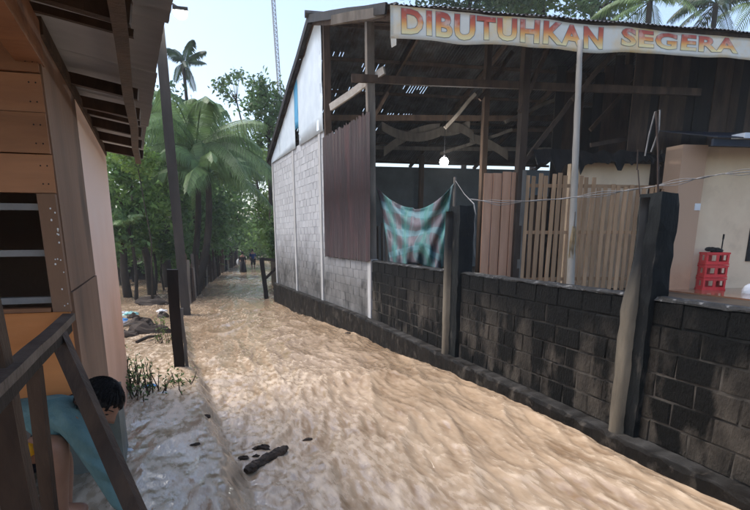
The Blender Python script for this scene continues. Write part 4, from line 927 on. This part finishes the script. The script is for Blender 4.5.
# ================================================================== POLES, FENCE, FRAME, MAST, STREET LAMP
pb_ = np.array(atZ(185.5, 309, -.05)); dpt = pb_[0]*math.sin(YAW)+pb_[1]*math.cos(YAW)
pt_ = atD(157, 5, dpt); up_ = thing('utility_pole', tuple(pb_), 'leaning grey utility pole at the lane edge with a lit lamp', 'pole')
a = MB(); d_ = pt_-pb_; a.beam(tuple(pb_-d_*.06), tuple(pb_+d_*1.03), .28, .28, up=(0, 1, 0), n=10, jit=.008)
for i in range(len(a.v)):
    pass
a.build('shaft', 'pole', up_)
lp_ = np.array(atD(180.5, 14, dpt-.4)); a = MB(); a.tube([pb_+d_*.985, (pb_+d_*.99+lp_)/2+[0, 0, .25], lp_+[0, 0, .12]], .03, 6); a.build('lamp_arm', 'pole', up_)
a = MB(); a.box(tuple(lp_-[.2, .14, -.05]), tuple(lp_+[.2, .14, .14])); hd = a.build('lamp_head', 'pole', up_)
a = MB(); a.grid([[tuple(lp_+[.19*math.sin(q_)*math.cos(w2), .13*math.sin(q_)*math.sin(w2), -.17*math.cos(q_)+.03]) for w2 in np.linspace(0, 2*math.pi, 13)] for q_ in np.linspace(0, math.pi*.55, 6)]); a.build('lamp_glass', 'lamp', hd, True)
# charred short post with a pale split edge
q = np.array(atZ(179, 372, .33)); dq = q[0]*math.sin(YAW)+q[1]*math.cos(YAW); fpst = thing('fence_post', tuple(q), 'short charred black post standing in shallow water near the rubble', 'post')
tq = atD(172.5, 269, dq); a = MB(); a.beam(tuple(q-[0, 0, .5]), tuple(tq), .14, .12, up=(0, 1, 0), n=8, jit=.008); a.build('shaft', 'black_wood', fpst)
a = MB(); a.beam(tuple(q+[.10, .03, -.4]), tuple(lerp(q, tq, .62)+np.array([.085, .03, 0])), .045, .05, up=(0, 1, 0), n=8, jit=.012); a.build('split_edge', 'grey_wood', fpst)
# stake fence along the far left bank
sf = thing('stake_fence', (-.3, 24, -.3), 'dark fence of upright stakes along the far left bank', 'fence')
path = [atZ(190, 302, -.2), atZ(206, 285, -.3), atZ(222, 273, -.35), atZ(238, 264.5, -.35)]
seg = [np.linalg.norm(path[i+1]-path[i]) for i in range(3)]; tot = sum(seg); s = 0.; last = None; sp_ = []
while s < tot:
    k = 0; t = s
    while t > seg[k] and k < 2: t -= seg[k]; k += 1
    p = path[k]+(path[k+1]-path[k])*(t/seg[k]); hgt = random.uniform(1.15, 1.75); sp_.append(p)
    a = MB(); a.beam((p[0]+random.uniform(-.05, .05), p[1], -.8), (p[0]+random.uniform(-.12, .12), p[1]+random.uniform(-.1, .1), p[2]+hgt), random.uniform(.06, .13), .05, up=(0, 1, 0), n=3, jit=.012); a.build('stake', random.choice(['old_wood', 'black_wood', 'old_wood', 'grey_wood']), sf)
    s += random.uniform(.3, .6)
for zz in (.35, .95):
    a = MB(); a.tube([tuple(p+[0, .03, zz]) for p in sp_[::4]], .03, 5); a.build('rail', 'old_wood', sf)
# black timber frame at the shed's far corner
gf = thing('timber_frame', tuple(atZ(266.5, 296, -.35)), 'black timber post with braced arm beyond the shed corner', 'frame')
dg_ = 23.3
for (x0, y0, x1, y1, w_) in ((261.5, 258, 266.5, 299, .17), (261, 259, 276, 260, .11), (265, 279, 276, 268, .10)):
    a = MB(); a.beam(tuple(atD(x0, y0, dg_)), tuple(atD(x1, y1, dg_)), w_, w_*.8, up=(0, 1, 0), n=4, jit=.006); a.build('timber', 'black_wood', gf)
# radio mast
dm = 70.; mbp = atD(281, 240, dm); mast = thing('radio_mast', (mbp[0], mbp[1], 0), 'thin lattice radio mast rising behind the shed roof', 'mast')
M['mast_w'] = mat('mast_grey', (.42, .43, .43), (.33, .34, .34), 1, .6, 0); M['mast_r'] = mat('mast_red', (.42, .12, .10), (.35, .1, .08), 1, .6, 0)
mt0, mt1 = atD(280.5, 110, dm), atD(270, -40, dm); mt0 = mt0-(mt1-mt0)*.75
for k in range(10):
    a = MB(); A, B_ = mt0+(mt1-mt0)*k/10, mt0+(mt1-mt0)*(k+1)/10
    for t in range(3):
        an = t*2.094; of = np.array([math.cos(an), math.sin(an), 0])*.24; a.tube([A+of, B_+of], .05, 5)
        of2 = np.array([math.cos(an+2.094), math.sin(an+2.094), 0])*.24
        for z in range(6):
            P0, P1 = A+(B_-A)*z/6, A+(B_-A)*(z+1)/6; a.tube([P0+of, P1+of2], .03, 4); a.tube([P1+of, P1+of2], .025, 4)
    a.build('lattice_section', 'mast_r' if k == 9 else 'mast_w', mast)

# ================================================================== VEGETATION
def leaves(C_, n, sig, size, flat=.3):
    k = len(C_); ci = rng.integers(0, k, n); p = C_[ci]+rng.normal(size=(n, 3))*sig
    d = rng.normal(size=(n, 3)); d[:, 2] = d[:, 2]*.6-.35; d /= np.linalg.norm(d, axis=1)[:, None]
    w_ = np.cross(d, rng.normal(size=(n, 3))*[1, 1, .4]+[0, 0, flat]); w_ /= np.linalg.norm(w_, axis=1)[:, None]+1e-6
    s_ = size*rng.uniform(.6, 1.3, n)[:, None]; up_ = np.cross(w_, d)
    V = np.stack([p-d*s_, p+w_*s_*.42+up_*s_*.08, p+d*s_-[0, 0, .15]*s_, p-w_*s_*.42+up_*s_*.08], 1)
    return V.reshape(-1, 3), np.arange(n*4).reshape(n, 4)
def tree(px, py, d, rx, rz_, label, nl=2600, size=.15, m='leafA', name='broadleaf_tree', dens=26, group=None, trunk_r=.16, sparse=1., zb=-.5, lean=0.):
    c = np.array(atD(px, py, d)); base = np.array([c[0]+lean, c[1], zb])
    t = thing(name, tuple(base), label, 'tree', group)
    u = rng.normal(size=(dens, 3)); u /= np.linalg.norm(u, axis=1)[:, None]; rr = rng.uniform(.35, 1., dens)[:, None]**.6
    C_ = c+u*rr*np.array([rx, rx, rz_]); C_[:, 2] = np.maximum(C_[:, 2], zb+.4)
    V, Q_ = leaves(C_, nl, np.array([rx, rx, rz_])*.17*sparse, size); mesh_np('crown', V, Q_, m, t)
    tr = MB(); fk = c-np.array([0, 0, rz_*.55]); fk[2] = max(fk[2], zb+.8)
    tr.tube([base-[0, 0, .5], lerp(base, fk, .5)+np.array([rng.normal()*.1, 0, 0]), fk, lerp(fk, c, .8)], [trunk_r*1.3, trunk_r, trunk_r*.8, trunk_r*.4], 8)
    for q_ in C_[:7]:
        mid = (fk+q_)/2+np.array([0, 0, .15*rx]); tr.tube([fk, mid, q_], [trunk_r*.5, trunk_r*.3, trunk_r*.1], 5)
    tr.build('trunk', 'bark', t, True); return t
def frond(base, az, el, length, droop, nl=30, ll=.75, wleaf=.035, hang=.6):
    V = []; Q_ = []; dirh = np.array([math.sin(az), math.cos(az), 0]); side = np.array([math.cos(az), -math.sin(az), 0]); pts = []
    def rp(t): return base+dirh*length*(t*math.cos(el)*(1-.12*t*droop))+np.array([0, 0, length*(t*math.sin(el)-droop*.55*t*t)])
    for i in range(nl):
        t = .10+.9*(i+.5)/nl; p = rp(t); tg = rp(min(t+.02, 1.02))-rp(t-.02); tg /= np.linalg.norm(tg)
        l = ll*(math.sin(math.pi*min(1, .18+.82*t*.95))**.6)*rng.uniform(.85, 1.1)
        for s_ in (-1, 1):
            d1 = side*s_*.85+tg*.55+np.array([0, 0, -hang*.5]); d1 /= np.linalg.norm(d1); d2 = d1+np.array([0, 0, -hang*1.3])+rng.normal(size=3)*.08; d2 /= np.linalg.norm(d2)
            m_ = p+d1*l*.45; e_ = m_+d2*l*.55; wv = tg*wleaf; o = len(V)
            V += [p-wv*.5, p+wv*.5, m_+wv, m_-wv, e_]; Q_ += [(o, o+1, o+2, o+3), (o+3, o+2, o+4, o+4)]
    return V, Q_, [rp(t) for t in np.linspace(0, 1, 8)]
def palm(px, py, d, nf, length, label, m='palm', trunk_r=.14, el_rng=(-.2, 1.2), droop=(.7, 1.2), nl=30, ll=.75, azs=None, hang=.6, zb=-.5, tx=0., wl=.035):
    c = np.array(atD(px, py, d)); base = np.array([c[0]+tx, c[1], zb]); t = thing('palm_tree', tuple(base), label, 'palm')
    tr = MB(); tr.tube([lerp(base, c, k/9)+np.array([.25*math.sin(k/9*math.pi)*(.5 if tx == 0 else 1), 0, 0]) for k in range(10)], [trunk_r*(1.25-.4*k/9)+(.012 if k % 2 else 0) for k in range(10)], 10); tr.build('trunk', 'bark', t, True)
    for i in range(nf):
        az = (azs[i] if azs and i < len(azs) else 2*math.pi*i/nf*1.618*2+rng.normal()*.2); el = el_rng[0]+(el_rng[1]-el_rng[0])*((i*.618) % 1)
        V, Q_, pts = frond(c, az, el, length*rng.uniform(.85, 1.1), rng.uniform(*droop), nl, ll, wl, hang)
        V = np.array(V); Q3 = []
        me = MB(); me.v = [tuple(v) for v in V]; me.f = [q_ if q_[2] != q_[3] else q_[:3] for q_ in Q_]
        me.tube(pts, [.035, .03, .026, .022, .018, .014, .009, .004], 5); me.build('frond', m, t)
    return t
# left bank
tree(132, 188, 25, 2.1, 2.3, 'dense mid green tree overhanging the dark hut', 5200, .13, 'leafA', lean=.4)
tree(122, 232, 24, 1.6, 1.0, 'low dark bush in front of the hut on the left bank', 2200, .12, 'leafB', name='shrub')
tree(137, 158, 21, .75, .6, 'small yellow green sapling peeping past the house eave', 900, .09, 'leafC', name='sapling', trunk_r=.022)
tree(160, 205, 29, 1.7, 3.0, 'dark trunked tree behind the leaning pole', 3600, .15, 'leafB', trunk_r=.22)
tree(178, 150, 37, 2.4, 3.2, 'blue green tree rising behind the utility pole', 3600, .18, 'leafD')
tree(193, 205, 36, 2.2, 3.2, 'leafy tree above the stake fence', 4200, .17, 'leafB')
tree(209, 192, 46, 3.4, 4.4, 'broad mid green tree over the lane bend', 6000, .2, 'leafA')
tree(210, 160, 52, 4.2, 3.6, 'tall pale green tree at the end of the lane', 4200, .26, 'leafA')
tree(256, 158, 78, 5.0, 4.6, 'dark rounded tree standing behind the far waders', 4200, .24, 'leafD')
tree(284, 205, 38, 1.9, 3.8, 'bright green tree beside the shed far corner', 4200, .16, 'leafC' , zb=-.4)
tree(281, 236, 31, .9, 1.4, 'low leafy bush next to the black timber frame', 1800, .13, 'leafA', name='shrub')
tree(268, 118, 33, 1.3, 1.9, 'dark ragged tree top behind the shed roof corner', 2000, .15, 'leafB', trunk_r=.12)
tree(236, 92, 40, 1.5, 1.0, 'thin wispy tree top against the pale sky', 420, .16, 'leafB', dens=9, trunk_r=.06, lean=2.2)
tree(215, 238, 66, 4.0, 2.4, 'dark bush closing the end of the lane', 3200, .26, 'leafB', name='shrub')
tree(270, 240, 66, 4.0, 2.2, 'green bush behind the far waders', 3000, .26, 'leafA', name='shrub')
tree(190, 232, 44, 3.0, 2.2, 'shadowy bush behind the stake fence', 3200, .2, 'leafB', name='shrub')
for px, py, dd, r_, lab, m_ in ((116, 254, 30.5, 1.0, 'dark shrub at the left end of the hut', 'leafB'), (150, 256, 33, 1.1, 'dark shrub behind the hut boulders', 'leafB'), (168, 256, 30, .9, 'leafy shrub at the foot of the utility pole', 'leafA'), (184, 256, 33, 1.0, 'dark shrub inside the stake fence', 'leafB')):
    tree(px, py, dd, r_, 1.0, lab, 1500, .13, m_, name='shrub', trunk_r=.05)
for px, py, dd, r_, lab, m_ in ((122, 246, 27, .8, 'low shrub in front of the hut posts', 'leafB'), (143, 240, 26.5, .8, 'bright low shrub beside the small palms', 'leafA'), (161, 243, 27.5, .7, 'dark low shrub between trunk and utility pole', 'leafB')):
    tree(px, py, dd, r_, .85, lab, 1300, .1, m_, name='shrub', trunk_r=.04)
# behind the shed
tree(470, -18, 34, 3.2, 1.7, 'full green tree crown above the letter T of the banner', 3600, .19, 'leafD')
tree(545, -16, 36, 3.6, 1.9, 'broad tree crown behind the middle of the shed roof', 4000, .19, 'leafB')
tree(606, -4, 37, 1.8, 1.3, 'small tree crown between the broad crown and the palms', 1300, .18, 'leafD')
palm(650, 2, 30, 15, 3.4, 'coconut palm with arching fronds above the word SEGERA', 'palm', nl=34, ll=.8, droop=(.7, 1.1))
palm(716, 4, 33, 15, 3.2, 'dark coconut palm above the end of the banner', 'palm2', nl=34, ll=.8)
palm(760, 2, 36, 12, 3.2, 'palm beside the dark coconut palm behind the beige house', 'palm', nl=28, ll=.8)
# palms by the lane
palm(196, 150, 27, 24, 5.6, 'young coconut palm with long drooping fronds over the lane', 'palm', trunk_r=.13, el_rng=(.15, 1.25), droop=(.8, 1.25), nl=60, ll=1.3, hang=1.15, tx=-.8, wl=.024)
palm(208, 176, 25, 13, 3.6, 'low young palm with fronds trailing over the stake fence', 'palm', trunk_r=.14, el_rng=(.2, 1.2), droop=(.9, 1.3), nl=50, ll=1.0, hang=1.2, tx=-.9, wl=.026)
palm(172, 128, 31, 14, 3.8, 'pale coconut palm behind the utility pole', 'palm', trunk_r=.16, el_rng=(.1, 1.2), nl=44, ll=.9, hang=.9, tx=-.5)
palm(183, 64, 38, 11, 2.4, 'tall slim areca palm standing against the sky', 'palm2', trunk_r=.11, el_rng=(.0, 1.2), droop=(.6, 1.0), nl=26, ll=.6, hang=.7, wl=.045)
for px, py, dd, nn_, lab in ((128, 226, 23, 9, 'banana-like palm seedling by the hut posts'), (150, 236, 27, 9, 'small spiky palm beside the dark trunked tree')):
    palm(px, py, dd, nn_, 1.3, lab, 'palm', trunk_r=.06, el_rng=(.3, 1.3), nl=20, ll=.35, hang=.4, wl=.03)
# distant wood that closes the view
C_ = np.stack([rng.uniform(-75, 75, 500), rng.uniform(78, 96, 500), rng.uniform(0, 6.5, 500)], 1); V, Q_ = leaves(C_, 26000, np.array([1.6, 1.6, 1.3]), .42)
fwood = mesh_np('far_wood', V, Q_, 'leafB'); stuff(tag(fwood, 'far green wood closing the horizon behind the lane', 'trees'))

# ================================================================== HUT on the left bank
hb = np.array(atZ(138, 278, -.1)); dh = hb[0]*math.sin(YAW)+hb[1]*math.cos(YAW)
hut = thing('wooden_hut', tuple(hb), 'dark wooden hut half hidden under trees on the left bank', 'hut')
def hbm(x0, y0, x1, y1, d, w_, m, nm, h_=None):
    a = MB(); a.beam(tuple(atD(x0, y0, d)), tuple(atD(x1, y1, d)), w_, h_ or w_, up=(0, 1, 0), n=3, jit=.01); a.build(nm, m, hut)
for x in (98, 117, 133, 150, 164): hbm(x, 226, x+1, 282, dh+random.uniform(-.3, 1.2), .16, 'black_wood', 'post')
for i in range(13): hbm(92+i*6, 236+random.uniform(-3, 3), 92+i*6, 276, dh+1.6, .27, random.choice(['black_wood', 'old_wood', 'black_wood']), 'wall_plank', .03)
a = MB(); A, B_ = atD(88, 278, dh+2.)-[0, 0, .8], atD(172, 278, dh+2.)-[0, 0, .8]; a.add([tuple(A), tuple(B_), tuple(B_+[0, 0, 2.6]), tuple(A+[0, 0, 2.6]), tuple(A+[0, .1, 0]), tuple(B_+[0, .1, 0]), tuple(B_+[0, .1, 2.6]), tuple(A+[0, .1, 2.6])], [(0, 1, 2, 3), (5, 4, 7, 6), (3, 2, 6, 7), (4, 0, 3, 7), (1, 5, 6, 2)]); a.build('rear_wall', 'black_wood', hut)
hbm(90, 228, 170, 226, dh+.2, .14, 'old_wood', 'beam'); 
for i in range(9):
    a = MB(); A, B_ = atD(88+i*10, 229, dh-.5), atD(97.5+i*10, 229, dh-.5); a.add([tuple(A), tuple(B_), tuple(B_+[0, 2.6, .9]), tuple(A+[0, 2.6, .9]), tuple(A+[0, 0, .05]), tuple(B_+[0, 0, .05]), tuple(B_+[0, 2.6, .95]), tuple(A+[0, 2.6, .95])],
        [(3, 2, 1, 0), (4, 5, 6, 7), (0, 1, 5, 4), (2, 3, 7, 6), (1, 2, 6, 5), (3, 0, 4, 7)]); a.build('roof_board', 'old_wood', hut)
for x0, x1 in ((136, 139), (143, 145)):
    a = MB(); a.beam(tuple(atD(x0, 224 if x0 == 136 else 234, dh-.3)), tuple(atD(x1, 263, dh-.5)), .2, .03, up=(0, 1, 0), n=2, jit=.01)
    tag(a.build('pale_board', 'pale_wood'), 'taller pale plank leaning against the dark hut' if x0 == 136 else 'shorter pale plank beside the taller one at the dark hut', 'plank', 'pale planks at the hut')
a = MB(); a.box(tuple(atD(109, 252, 14.)-[.1, 0, .09]), tuple(atD(113.5, 245, 14.)+[.0, .06, 0])); tag(a.build('white_box', 'white'), 'small white box on the far edge of the peach wall', 'box')

# ================================================================== RUBBLE, RUBBISH, WEEDS, DRIFTWOOD
def lump(c, r, seed, sq=(1, 1, .6), n=9):
    a = MB(); rs = np.random.default_rng(seed); f1, f2 = rs.uniform(0, 6, 2); rows = []
    for i in range(n+1):
        t = math.pi*i/n; row = []
        for j in range(13):
            p_ = 2*math.pi*(j % 12)/12; k = 1+.22*math.sin(2*p_+f1+t*2)+.14*math.sin(3*p_+f2-t*3)+.1*math.sin(5*t+p_*2+f1)
            row.append((c[0]+r*sq[0]*k*math.sin(t)*math.cos(p_), c[1]+r*sq[1]*k*math.sin(t)*math.sin(p_), c[2]+r*sq[2]*k*math.cos(t)))
        rows.append(row)
    return a.grid(rows)
def onw(px, py, dz=0.):                      # point on the left bank water seen at a pixel
    z = .1
    for _ in range(12): q_ = atZ(px, py, z); z = wz(q_[0], q_[1])
    q_ = np.array(q_); q_[2] = z+dz; return q_
for i, (px, py, r, sq, lab) in enumerate(((152, 305, .34, (1.2, .6, .5), 'long dark stone slab at the far side of the rubble heap'), (140, 326, .2, (1.2, .8, .6), 'flat brown stone in the middle of the rubble heap'),
        (147, 334, .24, (1.3, .8, .6), 'large brown rock at the near side of the rubble heap'), (126, 337, .18, (1.2, .7, .4), 'low grey stone beside the peach wall'), (133, 318, .13, (1, .8, .7), 'small round stone among the plastic rubbish'),
        (163, 318, .15, (1, .8, .7), 'rounded stone by the charred post'), (121, 268, .45, (1.3, .8, .6), 'boulder in front of the hut on the left'), (140, 267, .62, (1.6, .8, .5), 'broad pale boulder at the foot of the hut'), (152, 270, .4, (1.2, .8, .6), 'boulder beside the dark trunk at the hut'))):
    tag(lump(onw(px, py, r*.15), r*(1.35 if i < 6 else 1.), i+3, sq).build('rock', 'rock', None), lab, 'rock')
for i, (px, py, r, m, lab) in enumerate(((131, 315, .16, 'teal', 'crumpled teal plastic bag on the rubble heap'), (121, 321, .13, 'blue', 'blue plastic scrap beside the peach wall'), (124, 314, .12, 'white', 'white plastic scrap behind the teal bag'), (150, 388, .07, 'blue', 'flat blue plastic scrap among the weeds'),
        (127, 452, .045, 'white', 'white plastic wrapper floating by the plinth'), (162, 312, .14, 'white', 'pale plastic sheet caught near the charred post'), (163, 395, .05, 'white', 'torn white paper in the shallow water by the weeds'))):
    tag(lump(onw(px, py, r*.2), r, i+40, (1.3, .8, .45), 7).build('plastic_scrap', m, None), lab, 'rubbish')
for i, (x0, y0, x1, y1, lab) in enumerate(((118, 330, 140, 326, 'broken grey stick lying across the rubble'), (137, 345, 160, 338, 'thin branch lying in the shallow water by the rock'), (150, 300, 168, 306, 'dark stick on the far end of the rubble'))):
    a = MB(); p, q_ = onw(x0, y0, .06), onw(x1, y1, .05); a.tube([p, (p+q_)/2+[0, 0, .04], q_], [.03, .035, .02], 6); tag(a.build('stick', 'grey_wood' if i == 0 else 'bark'), lab, 'stick')
def weed(px, py, h, n_, spread, lab, m='leafB'):
    c = onw(px, py); t = thing('weed', tuple(c), lab, 'weed'); st = MB(); V = []; Q_ = []
    for k in range(n_):
        b_ = c+np.array([rng.normal()*spread, rng.normal()*spread, -.05]); tp_ = b_+np.array([rng.normal()*.08, rng.normal()*.08, h*rng.uniform(.5, 1.1)]); st.tube([b_, (b_+tp_)/2+[rng.normal()*.02, 0, 0], tp_], [.008, .006, .003], 4)
        Cc = np.array([lerp(b_, tp_, t_) for t_ in (.45, .7, .9, 1.)]); v_, q2 = leaves(Cc, 9, np.array([.025, .025, .05]), .022); Q_.append(q2+len(V)*36); V.append(v_)
    stuff(st.build('stem', 'driftwood', t)); mesh_np('foliage', np.concatenate(V), np.concatenate(Q_), m, t)
weed(126, 388, .42, 34, .14, 'dark clump of weeds standing at the foot of the peach wall', 'leafB'); weed(140, 396, .34, 30, .13, 'dark dry weeds in the shallow water near the blue scrap', 'leafB')
weed(163, 345, .5, 12, .12, 'pale green weeds beside the charred post', 'leafC'); weed(160, 328, .35, 8, .1, 'short green weeds behind the rubble rock', 'leafA'); weed(185, 385, .2, 8, .07, 'tuft of dead grass at the edge of the lane current', 'leafB')
def onlane(px, py, dz=0.):
    z = .2
    for _ in range(12): q_ = atZ(px, py, z); z = wz(q_[0], q_[1])
    q_ = np.array(q_); q_[2] = float(water_z(np.array([q_[0]]), np.array([q_[1]]))[0][0])+dz; return q_
a = MB(); p, q_ = onlane(246, 475, .02), onlane(287, 452, .03); pts = [lerp(p, q_, t) for t in np.linspace(0, 1, 9)]
a.tube([lerp(p, q_, t) for t in np.linspace(0, 1, 40)], [.042*(min(1, .55+6*t, .6+5*(1-t))) for t in np.linspace(0, 1, 40)], 14)
vv = np.array(a.v); cc = np.array([p+(q_-p)*np.clip(np.dot(v_-p, q_-p)/np.dot(q_-p, q_-p), 0, 1) for v_ in vv]); rv = vv-cc
vv = cc+rv*(1+.5*noise2(vv[:, 0]*12+vv[:, 2]*31, vv[:, 1]*10)+.3*noise2(vv[:, 0]*60, vv[:, 1]*55+vv[:, 2]*60))[:, None]; a.v = [tuple(v_) for v_ in vv]
tag(a.build('driftwood_log', 'driftwood', None), 'dark driftwood log drifting in the lane current', 'log')
for px, py, r, lab in ((244, 463, .032, 'small dark wood chip left of the driftwood log'), (262, 453, .045, 'dark wood chunk beside the driftwood log'), (256, 460, .02, 'tiny wood crumb touching the driftwood log'), (308, 441, .03, 'small brown clod drifting ahead of the log'), (207, 417, .03, 'black scrap in the shallow water left of the current'), (196, 447, .025, 'dark crumb in the shallow water by the spill edge'), (348, 335, .05, 'dark floating debris near the shed footing')):
    tag(lump(onlane(px, py, .005), r, int(px), (1.5, .8, .6), 6).build('floating_debris', 'driftwood', None), lab, 'debris')

# ================================================================== damp air after the rain
hz = MB(); hz.box((-130, -40, -2.2), (130, 140, 46)); hzo = hz.build('haze', 'ground'); hzo.data.materials.clear(); stuff(hzo); tag(hzo, 'thin damp haze hanging over the whole lane', 'haze')
hm = bpy.data.materials.new('haze'); hm.use_nodes = True; hn = hm.node_tree.nodes; hn.clear(); ho = hn.new('ShaderNodeOutputMaterial'); pv = hn.new('ShaderNodeVolumePrincipled')
pv.inputs['Color'].default_value = (.92, .95, .97, 1); pv.inputs['Density'].default_value = .0011; hm.node_tree.links.new(pv.outputs[0], ho.inputs['Volume']); hzo.data.materials.append(hm)
